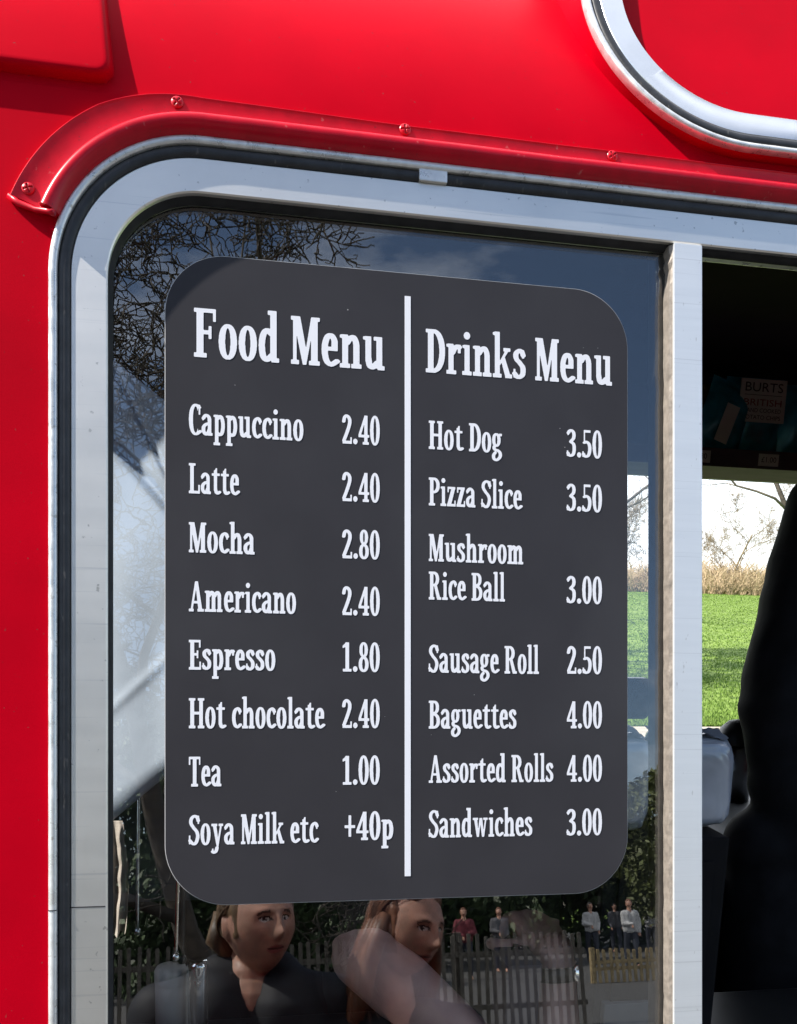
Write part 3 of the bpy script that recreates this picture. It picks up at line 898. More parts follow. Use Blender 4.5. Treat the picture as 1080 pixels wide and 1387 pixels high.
gl('y', .50, ('P', [(.045, .69), (.20, .69), (.315, 0), (.215, -.04)]), ('P', [(.375, .69), (.45, .69), (.285, -.12), (.21, -.12)]), ('K', [(.235, -.10), (.19, -.22), (.10, -.255), (.05, -.23)]), ('B', 0, .615, .25, .70), ('B', .305, .615, .50, .70), ('B', .02, -.27, .09, -.13))
gl('z', .40, ('B', .02, .612, .38, .70), ('B', 0, 0, .40, T_), ('P', [(.21, .66), (.38, .66), (.18, .04), (0, .04)]), ('B', .02, .50, .08, .70), ('B', .335, 0, .40, .21))
gl('g', .44, ('E', .19, .455, .19, .245, .145, .085, None), ('B', .31, .60, .44, .69), ('K', [(.13, .25), (.085, .18), (.13, .11), (.27, .075), (.36, -.01), (.35, -.15), (.21, -.255), (.09, -.22), (.065, -.1), (.14, .0)]))
gl('2', .43, ('K', [(.07, .74), (.11, .88), (.20, .935), (.31, .85), (.325, .68), (.23, .42), (.08, .10)]), ('B', .02, 0, .42, .10), ('B', .355, 0, .42, .22), ('B', .03, .70, .10, .88))
gl('4', .46, ('P', [(.0, .24), (0, .34), (.26, .98), (.35, .98), (.10, .30)]), ('B', 0, .24, .46, .33), stem_(.245, 0, .98, .145), foot_(.18, .45))
gl('0', .42, ('E', .21, .49, .21, .505, .15, .085, None))
gl('8', .42, ('E', .21, .735, .175, .26, .135, .08, None), ('E', .21, .25, .205, .265, .145, .085, None))
gl('1', .40, stem_(.135, 0, .98, .15), ('P', [(.02, .78), (.02, .86), (.17, .98), (.22, .98), (.2, .84)]), foot_(.03, .39))
gl('3', .40, ('K', [(.06, .84), (.12, .915), (.21, .935), (.30, .85), (.295, .67), (.17, .54)]), ('K', [(.17, .53), (.29, .46), (.325, .29), (.28, .1), (.18, .045), (.09, .06), (.05, .13)]), ('B', .0, .02, .065, .22), ('B', .02, .76, .085, .9))
gl('5', .41, ('B', .06, .885, .36, .98), ('B', .06, .52, .125, .95), ('K', [(.09, .53), (.19, .56), (.30, .48), (.33, .30), (.28, .1), (.18, .045), (.09, .06), (.05, .13)]), ('B', .0, .02, .065, .22))
gl('.', .20, ('D', .10, .085, .095, .095))
gl('+', .40, ('B', 0, .42, .40, .525), ('B', .15, .12, .25, .86))
RS = 120.0
def raster(ops):
    Wd, Hd = int(1.0 * RS), int(1.62 * RS)
    x = (np.arange(Wd) + .5) / RS - .12
    y = (np.arange(Hd) + .5) / RS - .42
    X, Y = np.meshgrid(x, y)
    m = np.zeros_like(X, bool)
    for op in ops:
        if op[0] == 'B':
            m |= (X >= op[1]) & (X <= op[3]) & (Y >= op[2]) & (Y <= op[4])
        elif op[0] == 'D':
            m |= ((X - op[1]) / op[3]) ** 2 + ((Y - op[2]) / op[4]) ** 2 <= 1
        elif op[0] == 'E':
            _, cx, cy, rx, ry, s, t_, clip = op
            e = 2.25
            q = (np.abs((X - cx) / rx) ** e + np.abs((Y - cy) / ry) ** e <= 1) & ~(np.abs((X - cx) / (rx - s)) ** 2 + np.abs((Y - cy) / (ry - t_)) ** 2 <= 1)
            if clip: q &= (X >= clip[0]) & (Y >= clip[1]) & (X <= clip[2]) & (Y <= clip[3])
            m |= q
        elif op[0] == 'P':
            q = np.zeros_like(m)
            pts = op[1]
            for (xa, ya), (xb, yb) in zip(pts, pts[1:] + pts[:1]):
                if ya == yb: continue
                q ^= ((Y >= min(ya, yb)) & (Y < max(ya, yb))) & (X < xa + (Y - ya) * (xb - xa) / (yb - ya))
            m |= q
        elif op[0] == 'K':
            p_ = [np.array(q) for q in op[1]]
            p_ = [2 * p_[0] - p_[1]] + p_ + [2 * p_[-1] - p_[-2]]
            for i in range(1, len(p_) - 2):
                for s in range(14):
                    t_ = s / 13
                    a, bb, c_, d = p_[i - 1], p_[i], p_[i + 1], p_[i + 2]
                    q = .5 * ((2 * bb) + (c_ - a) * t_ + (2 * a - 5 * bb + 4 * c_ - d) * t_ * t_ + (3 * bb - a - 3 * c_ + d) * t_ ** 3)
                    m |= ((X - q[0]) / PXW) ** 2 + ((Y - q[1]) / PYW) ** 2 <= 1
    f = m.astype(float)
    ker = np.array([1, 4, 6, 4, 1.]) / 16
    for ax in (0, 1):
        f = sum(w * np.roll(f, s, ax) for w, s in zip(ker, range(-2, 3)))
    return f
def contours(f):
    """marching squares at 0.5 -> closed loops in grid units"""
    nxt = {}
    H_, W_ = f.shape
    b_ = f > .5
    cs = b_[:-1, :-1] * 1 + b_[:-1, 1:] * 2 + b_[1:, 1:] * 4 + b_[1:, :-1] * 8
    for i, j in np.argwhere((cs > 0) & (cs < 15)):
        c_ = cs[i, j]
        E = {0: ('h', i, j), 1: ('v', i, j + 1), 2: ('h', i + 1, j), 3: ('v', i, j)}
        T = {1: [(3, 0)], 2: [(0, 1)], 3: [(3, 1)], 4: [(1, 2)], 5: [(3, 0), (1, 2)], 6: [(0, 2)], 7: [(3, 2)], 8: [(2, 3)], 9: [(2, 0)], 10: [(0, 1), (2, 3)], 11: [(2, 1)], 12: [(1, 3)], 13: [(1, 0)], 14: [(0, 3)]}[int(c_)]
        for a, bb in T: nxt[E[a]] = E[bb]
    def pos(e):
        k_, i, j = e
        if k_ == 'h':
            a, bb = f[i, j], f[i, j + 1]
            return (j + (.5 - a) / (bb - a), float(i))
        a, bb = f[i, j], f[i + 1, j]
        return (float(j), i + (.5 - a) / (bb - a))
    loops = []
    while nxt:
        st = next(iter(nxt)); cur = st; lp = []
        while cur in nxt:
            lp.append(pos(cur)); cur = nxt.pop(cur)
        if len(lp) > 8: loops.append(lp)
    return loops
def simplify(lp, eps):
    def dp(a, bb):
        if bb <= a + 1: return []
        p0, p1 = np.array(lp[a]), np.array(lp[bb % len(lp)])
        d = p1 - p0; n_ = math.hypot(*d) or 1e-9
        best, bi = 0, None
        for i in range(a + 1, bb):
            q = np.array(lp[i]) - p0
            e = abs(d[0] * q[1] - d[1] * q[0]) / n_ if n_ > 1e-6 else math.hypot(*q)
            if e > best: best, bi = e, i
        if best < eps: return []
        return dp(a, bi) + [bi] + dp(bi, bb)
    h = len(lp) // 2
    idx = [0] + dp(0, h) + [h] + dp(h, len(lp))
    return [lp[i] for i in idx]
GLY = {}
def glyph(ch):
    if ch not in GLY:
        w, ops = G[ch]
        GLY[ch] = (w, [[((x + .5) / RS - .12, (y + .5) / RS - .42) for x, y in simplify(lp, .22)] for lp in contours(raster(ops))])
    return GLY[ch]
def area(lp):
    return sum(a[0] * c_[1] - c_[0] * a[1] for a, c_ in zip(lp, lp[1:] + lp[:1])) / 2
def inside(p, lp):
    r = False
    for (xa, ya), (xb, yb) in zip(lp, lp[1:] + lp[:1]):
        if (ya > p[1]) != (yb > p[1]) and p[0] < xa + (p[1] - ya) * (xb - xa) / (yb - ya): r = not r
    return r
def islands(lps):
    outs = [lp for lp in lps if not any(inside(lp[0], q) for q in lps if q is not lp)]
    return [[o_] + [h for h in lps if h is not o_ and h not in outs and inside(h[0], o_)] for o_ in outs]
def lettering(s, gap=.04):
    """loops of a whole word group, cap height 1, from x = 0"""
    x, out = 0.0, []
    for ch in s:
        if ch == ' ':
            x += .24; continue
        w, lps = glyph(ch)
        out += islands([[(px_ + x, py_) for px_, py_ in lp] for lp in lps])
        x += w + gap
    return x - gap, out

# ------------------------------------------------------------------ menu board on the glass
MD = 0.0150            # face of the board
mt, mb_ = flat(226, 340, MD), flat(226, 1228, MD)
ml, mr = flat(224, 700, MD)[0], flat(850, 700, MD)[0]
board = thing('menu_board', L((ml + mr) / 2, MD, mb_[2]), 'charcoal menu board with rounded corners listing food and drinks in white', 'menu board')
out_ = rrect(ml, mb_[2], mr, mt[2], 0.057, 24)
b = MB()
vs, fs = tess([out_], lambda x, w: L(x, MD, w)); b.add(vs, fs)
n = len(out_)
b.add([L(x, MD, w) for x, w in out_] + [L(x, 0.0164, w) for x, w in out_], [(i, n + i, n + (i + 1) % n, (i + 1) % n) for i in range(n)])
b.build('board', BOARD, board)
# thin pale cut edge of the sheet
lp2 = rrect(ml, mb_[2], mr, mt[2], 0.057, 24, -0.0005)
b = MB().add([L(x, MD + 0.0002, w) for x, w in out_] + [L(x, MD + 0.0004, w) for x, w in lp2], [(i, (i + 1) % n, n + (i + 1) % n, n + i) for i in range(n)])
b.build('cut_edge', SPECK, board)
dl, dr = flat(548.5, 795, MD - .0004), flat(556.5, 795, MD - .0004)
dt_, db_ = flat(552, 401, MD - .0004)[2], flat(552, 1187, MD - .0004)[2]
MB().box((dl[0], MD - .0005, db_), (dr[0], MD - .0001, dt_), L).build('divider', WHITE, board)
def write(name, s, u0, u1, vtop, vbase, cap=1.0):
    p0, p1 = flat(u0, vbase, MD), flat(u1, vbase, MD)
    wb, wt = p0[2], flat(u0, vtop, MD)[2]
    wd, glyphs = lettering(s)
    kx, ky = (p1[0] - p0[0]) / wd, (wt - wb) / cap
    b = MB()
    for lps in glyphs:
        vs, fs = tess(lps, lambda x, y: L(p0[0] + x * kx, MD - .00035, wb + y * ky))
        b.add(vs, fs)
    b.build(name, WHITE, board)
write('heading', 'Food Menu', 263, 521, 416.5, 483)
write('heading', 'Drinks Menu', 577, 829, 445, 504)
for s, u1, a, c_ in (('Cappuccino', 411, 547, 588.5), ('Latte', 324, 627, 668), ('Mocha', 345, 707, 748), ('Americano', 401, 787, 828), ('Espresso', 373, 866.5, 907),
                     ('Hot chocolate', 439.5, 945.5, 986.5), ('Tea', 300, 1025, 1065.5), ('Soya Milk etc', 431, 1104, 1145)):
    write('item_name', s, 256, u1, a, c_)
for s, a, c_ in (('2.40', 561, 600.5), ('2.40', 639, 678.5), ('2.80', 717, 756), ('2.40', 794, 833), ('1.80', 870, 909.5), ('2.40', 947, 986), ('1.00', 1024, 1063)):
    write('price', s, 463.5, 514.5, a, c_, .98)
write('price', '+40p', 467, 533, 1100, 1138.5, .98)
for s, u1, a, c_ in (('Hot Dog', 680, 569.5, 608), ('Pizza Slice', 707, 646.5, 684.5), ('Mushroom', 709.5, 723, 760), ('Rice Ball', 684, 774, 812), ('Sausage Roll', 730, 873, 911), ('Baguettes', 699.5, 949, 987),
                     ('Assorted Rolls', 749.5, 1023, 1060.5), ('Sandwiches', 721, 1097.5, 1135)):
    write('item_name', s, 581, u1, a, c_)
for s, a, c_ in (('3.50', 581, 618.5), ('3.50', 655, 692), ('3.00', 780, 817), ('2.50', 875, 912.5), ('4.00', 950, 986.5), ('4.00', 1023, 1059), ('3.00', 1096, 1132)):
    write('price', s, 768, 815.5, a, c_, .98)
# dust and paper specks on the board
rnd = random.Random(2)
b = MB()
for _ in range(16):
    x, w = ml + .03 + rnd.random() * (mr - ml - .06), mb_[2] + .03 + rnd.random() * (mt[2] - mb_[2] - .06)
    r = .00025 + .0004 * rnd.random() ** 3
    b.add([L(x + r * math.cos(a * PI / 3), MD - .0006, w + r * math.sin(a * PI / 3)) for a in range(6)], [tuple(range(6))])
tag(b.build('specks', SPECK, board), kind='stuff')
# ------------------------------------------------------------------ ground behind and in front of the van
def struct(name, vs, fs, m):
    return tag(mesh(name, vs, fs, m), kind='structure')
struct('ground', *(lambda n: ([(-600 + 1200 * i / n, -600 + 1200 * j / n, -0.012) for j in range(n + 1) for i in range(n + 1)],
       [(j * (n + 1) + i, j * (n + 1) + i + 1, (j + 1) * (n + 1) + i + 1, (j + 1) * (n + 1) + i) for j in range(n) for i in range(n)]))(12), GRASS)
struct('road', [(-200, -60.0, -0.008), (200, -60.0, -0.008), (200, 4.0, -0.008), (-200, 4.0, -0.008)], [(0, 1, 2, 3)], ASPH)
pa = ray_z(960, 984, 0).y
pb = ray_z(960, 1002, 0).y
struct('path', [(-200, pb - 1.5, -0.004), (200, pb - 1.5, -0.004), (200, pa, -0.004), (-200, pa, -0.004)], [(0, 1, 2, 3)], PATHM)
# grass: rough turf seen through the van, one object
rnd = random.Random(11)
vs, fs = [], []
def blade(x, y, h, wdt):
    a = rnd.random() * 2 * PI
    lx, ly = (rnd.random() - .5) * h * .9, (rnd.random() - .5) * h * .9
    i = len(vs)
    vs.extend([(x - math.cos(a) * wdt, y - math.sin(a) * wdt, -0.012), (x + math.cos(a) * wdt, y + math.sin(a) * wdt, -0.012), (x + lx, y + ly, h)])
    fs.append((i, i + 1, i + 2))
for _ in range(110000):
    y = pa + 0.05 + (100 - pa) * rnd.random() ** 2.2
    x = y * (0.12 + 0.62 * rnd.random())
    pt = 0.5 + 0.8 * noise.noise((x * .5, y * .5, 0))
    blade(x, y, 0.012 + 0.035 * max(0.1, pt) * rnd.random() * (1 + y / 40), 0.004 + 0.0006 * y)
tag(mesh('grass', vs, fs, BLADE), 'tufts of rough grass in the park behind the van', 'grass', kind='stuff')

# ------------------------------------------------------------------ bare trees
def branch_tree(name, base, height, seed, label, r0=None, levels=5, m_t=BARK, m_c=TWIG, spread=0.75, droop=0.0, kids=(3, 5), first=0.28, twig_r=0.006, group=None, lean=(0, 0), sides=5, ln_k=0.62, cat='tree'):
    rr = random.Random(seed)
    r0 = r0 or height * 0.022
    trunk, crown = MB(), MB()
    def grow(p, d, ln, r, lev):
        n = 6 if lev < 2 else 4
        pts, rad = [p], [r]
        q, dd = p.copy(), d.copy()
        for i in range(n):
            wob = 0.16 + 0.07 * lev
            dd = (dd + Vector((rr.gauss(0, wob), rr.gauss(0, wob), rr.gauss(0, wob * .7) + 0.05 - droop * lev * 0.35))).normalized()
            q = q + dd * (ln / n)
            if q.z < 0.6 and lev > 0: dd.z = abs(dd.z) + .3
            pts.append(q.copy()); rad.append(max(twig_r * .6, r * (1 - 0.55 * (i + 1) / n)))
        (trunk if lev == 0 else crown).tube(pts, rad, sides + 3 if lev == 0 else (sides if lev < 3 else 3), cap=lev < 2)
        if lev >= levels: return
        nk = rr.randint(*kids) + (2 if lev == 0 else 0)
        for k_ in range(nk):
            f = first + (1 - first) * ((k_ + rr.random()) / nk) if lev == 0 else 0.2 + 0.8 * ((k_ + rr.random() * .8) / nk)
            idx = min(n - 1, int(f * n)); w = f * n - idx
            st = pts[idx].lerp(pts[min(n, idx + 1)], min(1, w))
            ax = dd.orthogonal().normalized()
            ax.rotate(Matrix.Rotation(rr.random() * 2 * PI, 3, dd))
            ang = spread * (0.6 + 0.7 * rr.random())
            nd = (d * math.cos(ang) + ax * math.sin(ang)).normalized()
            grow(st, nd, ln * ln_k * (0.7 + 0.5 * rr.random()), max(twig_r, r * (1 - 0.5 * f) * 0.55), lev + 1)
        if lev > 0: grow(q, dd, ln * ln_k * .8, max(twig_r, r * .42), lev + 1)
    bs = Vector(base)
    t = thing(name, bs, label, cat, group)
    d0 = Vector((lean[0], lean[1], 1)).normalized()
    grow(bs - Vector((0, 0, 0.05)), d0, height * 0.55, r0, 0)
    trunk.build('trunk', m_t, t, True)
    crown.build('crown', m_c, t, True)
    return t
def ground_at(u, v):                   # direct view
    p = ray_z(u, v, 0); return (p.x, p.y, 0)
# seen through the far window
branch_tree('bare_tree', (13.6, 36, 0), 16, 5, 'bare tree behind the menu board whose branches reach over the white sky', levels=5, twig_r=0.007, kids=(2, 3), spread=0.95, first=.2, droop=0.05, group='bare trees beyond the grass', r0=.2, m_c=TWIG_G)
branch_tree('bare_tree', (29.5, 42, 0), 16, 12, 'bare tree behind the vendor with branches reaching left over the white sky', levels=5, twig_r=0.007, kids=(2, 3), spread=1.0, first=.12, droop=0.05, group='bare trees beyond the grass', r0=.2, m_c=TWIG_G)
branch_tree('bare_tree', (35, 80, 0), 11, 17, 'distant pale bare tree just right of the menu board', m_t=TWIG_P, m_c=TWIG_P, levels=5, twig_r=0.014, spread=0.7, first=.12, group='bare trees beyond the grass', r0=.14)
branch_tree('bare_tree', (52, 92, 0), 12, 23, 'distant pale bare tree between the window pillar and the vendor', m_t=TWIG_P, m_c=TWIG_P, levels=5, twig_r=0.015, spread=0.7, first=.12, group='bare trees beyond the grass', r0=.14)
# hidden behind the board, its shade falls on the grass
branch_tree('bare_tree', (1.6, 17.0, 0), 14, 31, 'bare tree behind the menu board throwing shade across the grass', levels=5, twig_r=0.03, spread=0.6, first=.4, group='bare trees beyond the grass')

# brown brushwood along the far edge of the park
rr = random.Random(77)
b = MB()
for _ in range(11000):
    x, y = 10 + 90 * rr.random(), 88 + 22 * rr.random()
    h = 1.8 + 3.0 * rr.random() ** 1.8 + 1.4 * noise.noise((x * .12, 0, 4))
    p = Vector((x, y, 0))
    d = Vector((rr.gauss(0, .5), rr.gauss(0, .3), 1)).normalized()
    q = p + d * h * .5
    e = q + (d + Vector((rr.gauss(0, .9), rr.gauss(0, .5), .1))).normalized() * h * .45
    b.tube([p, q, e], [.045, .03, .012], 3, False)
    for _k in range(3):
        g_ = p.lerp(q, .2 + .8 * rr.random())
        b.tube([g_, g_ + (d + Vector((rr.gauss(0, 1.6), rr.gauss(0, .8), .1))).normalized() * h * .4], [.03, .012], 3, False)
tag(b.build('brushwood', BRUSH), 'brown leafless brushwood along the far edge of the grass', 'brushwood', kind='stuff')

# ------------------------------------------------------------------ what the glass mirrors, in front of the van
tp = mirrored(390, 1300, 7.0)
branch_tree('bare_tree', (tp.x, tp.y, 0), 9.6, 47, 'twiggy bare tree whose dense branches show in the top left of the glass', levels=6, twig_r=0.0065, spread=0.9, kids=(4, 4), first=.3, droop=0.03, r0=.12, ln_k=.61, lean=(-0.42, 0.05))
def leaf_mass(name, c, size, nleaf, m, label, seed, cat, trunk_h=0.0, leaf=0.09, lumps=34):
    rr = random.Random(seed)
    t = thing(name, (c[0], c[1], 0), label, cat)
    cl = []
    for _ in range(lumps):
        a = rr.random() * 2 * PI; z = rr.random(); r = rr.random() ** .5
        cl.append(Vector((c[0] + math.cos(a) * r * size[0] * (1 - .5 * z * z), c[1] + math.sin(a) * r * size[1] * (1 - .5 * z * z), trunk_h + z * size[2])))
    vs, fs = [], []
    for _ in range(nleaf):
        q = rr.choice(cl); s = .16 * max(size)
        d = Vector((rr.gauss(0, 1), rr.gauss(0, 1), rr.gauss(0, .8)))
        d = d.normalized() * s * (0.5 + 0.6 * rr.random())
        p = q + d
        if p.z < .05: p.z = .05 + rr.random() * .3
        u = Vector((rr.gauss(0, 1), rr.gauss(0, 1), rr.gauss(0, 1))).normalized()
        w = u.orthogonal().normalized()
        l = leaf * (.5 + rr.random())
        i = len(vs)
        vs += [p - u * l, p + w * l * .45, p + u * l, p - w * l * .45]
        fs.append((i, i + 1, i + 2, i + 3))
    mesh('crown', vs, fs, m, t)
    b = MB()
    for k_ in range(5):
        q = cl[k_]
        b.tube([Vector((c[0] + .1 * math.cos(k_), c[1] + .1 * math.sin(k_), -0.05)), Vector((c[0], c[1], trunk_h * .6 + .4)), q], [.09, .07, .02], 6)
    b.build('trunk', BARK, t, True)
    return t
def mx(u, d):                        # ground point under a mirrored pixel column
    p = mirrored(u, 1240, d); return (p.x, p.y)
leaf_mass('evergreen_tree', (*mx(890, 31), 0), (4.4, 3.0, 4.3), 20000, LEAF_O, 'olive green leafy tree mirrored in the lower right of the glass', 3, 'tree', 1.5, .11, 60)
leaf_mass('evergreen_tree', (*mx(690, 34), 0), (5.4, 3.2, 7.0), 12000, LEAF, 'dark evergreen mirrored behind the menu board over the young person', 6, 'tree', 1.0, .20)
leaf_mass('evergreen_tree', (*mx(470, 27), 0), (4.6, 3.0, 7.0), 9000, LEAF, 'dark evergreen mirrored between the two people', 8, 'tree', .6, .18)
leaf_mass('evergreen_tree', (*mx(190, 22), 0), (4.6, 2.6, 5.6), 14000, LEAF, 'dark evergreen mirrored at the lower left of the glass behind the fence', 9, 'tree', .4, .12, 50)
leaf_mass('evergreen_tree', (*mx(1060, 35), 0), (4.6, 3.0, 8.0), 8000, LEAF, 'dark evergreen mirrored furthest right', 14, 'tree', 1.0, .2)
leaf_mass('evergreen_tree', (*mx(20, 24), 0), (4.4, 2.6, 7.4), 8000, LEAF, 'dark evergreen mirrored furthest left', 15, 'tree', .6, .18)
rr = random.Random(5)
h0, h1 = mx(-300, 29), mx(1400, 38)
vs, fs = [], []
hv = Vector((h1[0] - h0[0], h1[1] - h0[1], 0)); hn = Vector((hv.y, -hv.x, 0)).normalized()
for _ in range(24000):
    p = Vector((*h0, 0)) + hv * rr.random() + hn * rr.gauss(0, .45)
    p.z = 2.5 * rr.random() ** .8 * (1 + .15 * noise.noise((p.x * .4, 0, 0)))
    u = Vector((rr.gauss(0, 1), rr.gauss(0, 1), rr.gauss(0, 1))).normalized(); w = u.orthogonal().normalized()
    l = .16 * (.5 + rr.random()); i = len(vs)
    vs += [p - u * l, p + w * l * .5, p + u * l, p - w * l * .5]; fs.append((i, i + 1, i + 2, i + 3))
tag(mesh('hedge', vs, fs, LEAF, None, loc=(*h0, 0)), 'long dark hedge mirrored behind the distant people', 'hedge')
# paling fences
def fence(name, x0, x1, y, h, m, label, gap, seed, base=0.0, pw=.07):
    rr = random.Random(seed)
    t = thing(name, ((x0 + x1) / 2, y, 0), label, 'fence')
    b = MB()
    x = x0
    while x < x1:
        hh = h + rr.gauss(0, .015)
        ln = rr.gauss(0, .012)
        w = pw
        b.add([(x, y - .011, base), (x + w, y - .011, base), (x + w + ln, y - .011, hh - .012), (x + w / 2 + ln, y - .011, hh), (x + ln, y - .011, hh - .012),
               (x, y + .011, base), (x + w, y + .011, base), (x + w + ln, y + .011, hh - .012), (x + w / 2 + ln, y + .011, hh), (x + ln, y + .011, hh - .012)],
              [(0, 1, 2, 3, 4), (9, 8, 7, 6, 5)] + [(i, (i + 1) % 5, 5 + (i + 1) % 5, 5 + i) for i in range(5)])
        x += gap
    pb_ = b.build('palings', m, t)
    tag(pb_, kind='stuff')
    for z in (base + .25, h - .3):
        MB().box((x0, y - .05, z), (x1, y - .0115, z + .07)).build('rail', m, t)
    x = x0
    while x <= x1:
        MB().box((x, y - .15, -0.05), (x + .1, y - .051, h + .04), None, .006).build('post', m, t)
        x += 2.4
    return t
q0, q1 = mx(792, 18.5), mx(1200, 18.5)
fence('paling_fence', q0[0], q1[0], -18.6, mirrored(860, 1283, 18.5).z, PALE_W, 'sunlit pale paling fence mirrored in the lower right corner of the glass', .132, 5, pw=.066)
q0, q1 = mx(-150, 12), mx(785, 12)
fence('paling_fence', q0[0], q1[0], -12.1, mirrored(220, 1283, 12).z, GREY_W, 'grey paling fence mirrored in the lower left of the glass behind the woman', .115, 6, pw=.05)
# ------------------------------------------------------------------ people
def head_fn(h, jaw=1.0, female=True):
    """deform a unit ball into a head: local x right, y forward (face at +y), z up, h = head height"""
    def f(q):
        x, y, z = q
        g = lambda v, c_, s: math.exp(-((v - c_) / s) ** 2)
        X, Y, Z = x * .345, y * .41, z * .5
        front = max(0.0, y)
        # jaw narrows, chin comes forward, back of the skull stays full
        if z < 0.05:
            t_ = min(1, (0.05 - z) / 0.95)
            X *= 1 - 0.31 * t_ ** 1.8 * jaw
            if y < 0: Y *= 1 - 0.45 * t_
            else: Y *= 1 - 0.05 * t_
        if y > 0: Y *= 1 - 0.10 * g(z, 1.0, .5)
        Y += front ** 2 * (0.030 * g(z, -.80, .16) * g(x, 0, .35))          # chin
        Y += front ** 4 * 0.135 * g(x, 0, .12) * (g(z, -.27, .12) + .55 * g(z, -.12, .17) + .28 * g(z, .06, .13))   # nose
        Y += front ** 4 * 0.030 * (g(x, .13, .07) + g(x, -.13, .07)) * g(z, -.30, .07)                  # nostril wings
        Y += front ** 2 * 0.045 * g(z, .20, .09) * g(abs(x), .32, .28)      # brow
        Y -= front ** 2 * 0.070 * g(abs(x), .34, .15) * g(z, .05, .10)      # eye sockets
        Y += front ** 2 * 0.020 * g(abs(x), .34, .10) * g(z, .03, .055)     # lids
        Y += front ** 3 * 0.042 * g(x, 0, .22) * (g(z, -.48, .055) + g(z, -.60, .06))                   # lips
        Y -= front ** 3 * 0.035 * g(x, 0, .26) * g(z, -.54, .022)           # mouth line
        Y -= front ** 3 * 0.020 * g(x, 0, .2) * g(z, -.70, .05)
        X *= 1 + 0.05 * g(z, -.25, .2) * front                              # cheeks
        return Vector((X * h, Y * h, Z * h))
    return f
class Person:
    """bones laid out in world space; one skin over all of them, clothes and hair as children"""
    def __init__(self, name, loc, label, group=None):
        self.t = thing(name, loc, label, 'person', group)
        self.b = MB()
    def head(self, c, h, rot, jaw=1.0):
        self.hc, self.hh, self.hr = Vector(c), h, rot
        self.b.ball(c, 1.0, 64, 56, rot, head_fn(h, jaw))
        for s in (-1, 1):                       # ears
            q = Vector(c) + rot @ Vector((s * .325 * h, -.035 * h, -.03 * h))
            er = rot @ Matrix.Rotation(s * -.45, 3, 'Z')
            self.b.ball(q, (.030 * h, .075 * h, .135 * h), 16, 12, er)
            q2 = Vector(c) + rot @ Vector((s * .350 * h, -.055 * h, -.01 * h))
            self.b.ball(q2, (.022 * h, .070 * h, .115 * h), 16, 12, er)
    def limb(self, *pts):
        for (a, ra), (c_, rc) in zip(pts, pts[1:]): self.b.capsule(a, c_, ra, rc)
    def fingers(self, wrist, d, n, r=0.0085, curl=0.6, ln=0.085, thumb_side=1):
        """palm and five fingers: d points along the hand, n out of the palm"""
        d, n = Vector(d).normalized(), Vector(n).normalized()
        s = d.cross(n).normalized() * thumb_side
        w = Vector(wrist)
        for k_ in range(4):
            o_ = (k_ - 1.5) * 0.019
            root = w + d * 0.085 + s * o_
            self.b.capsule(w + s * o_ * .6 + d * .01, root, 0.0135, 0.0115, 12)
            l = ln * (0.86, 1.0, 0.95, 0.76)[3 - k_ if thumb_side > 0 else k_]
            p, dd = root, d.copy()
            for j, fr in enumerate((.45, .32, .25)):
                a = curl * (0.55 + .25 * j)
                dd = (dd * math.cos(a) + n * math.sin(a)).normalized()
                e = p + dd * l * fr
                self.b.capsule(p, e, r * (1.12 - .1 * j), r * (1.02 - .1 * j), 12)
                p = e
        p = w + d * .02 + s * .028
        e = p + (d * .6 + s * .7 + n * .35).normalized() * .045
        e2 = e + (d * .85 + s * .15 + n * .5).normalized() * .032
        self.b.capsule(p, e, .0125, .0105, 12); self.b.capsule(e, e2, .0105, .0085, 12)
    def skin(self, vox, m, face=True):
        m2 = remesh(self.b, vox, 1 if vox < .005 else 2)
        if face:
            nv = len(m2.vertices); co = np.empty(nv * 3); m2.vertices.foreach_get('co', co); co = co.reshape(-1, 3)
        o = skin_obj('body', m2, [m, LIP, EYEW, IRIS, BROW, MOUTH], self.t)
        if face:
            R = np.array(self.hr.inverted()); q = (co - np.array(self.hc)) @ R.T / self.hh
            npol = len(m2.polygons)
            cen = np.empty(npol * 3); m2.polygons.foreach_get('center', cen)
            cen = cen.reshape(-1, 3) + np.array(base_of(self.t)) - np.array(self.hc)
            q = cen @ R.T / self.hh
            ax = np.abs(q[:, 0]); z = q[:, 2]; fr = q[:, 1] > .15
            mi = np.zeros(npol, int)
            mi[fr & (ax < .088 - .9 * np.abs(z + .268)) & (np.abs(z + .268) < .036)] = 1
            mi[fr & (ax < .10 - .5 * np.abs(z + .268)) & (np.abs(z + .266 - .12 * ax) < .0085)] = 5
            eye = fr & (((ax - .112) / .050) ** 2 + ((z - .018) / .020) ** 2 < 1)
            mi[eye] = 2
            mi[fr & (((ax - .112) / .019) ** 2 + ((z - .019) / .0175) ** 2 < 1) & eye] = 3
            lash = fr & (((ax - .112) / .060) ** 2 + ((z - .026) / .027) ** 2 < 1) & ~eye & (z > .02)
            mi[lash] = 3
            mi[fr & (np.abs(z - (.093 - .55 * np.maximum(0, ax - .13) - .08 * (ax < .07))) < .0125) & (ax > .05) & (ax < .185)] = 4
            m2.polygons.foreach_set('material_index', mi)
        return o
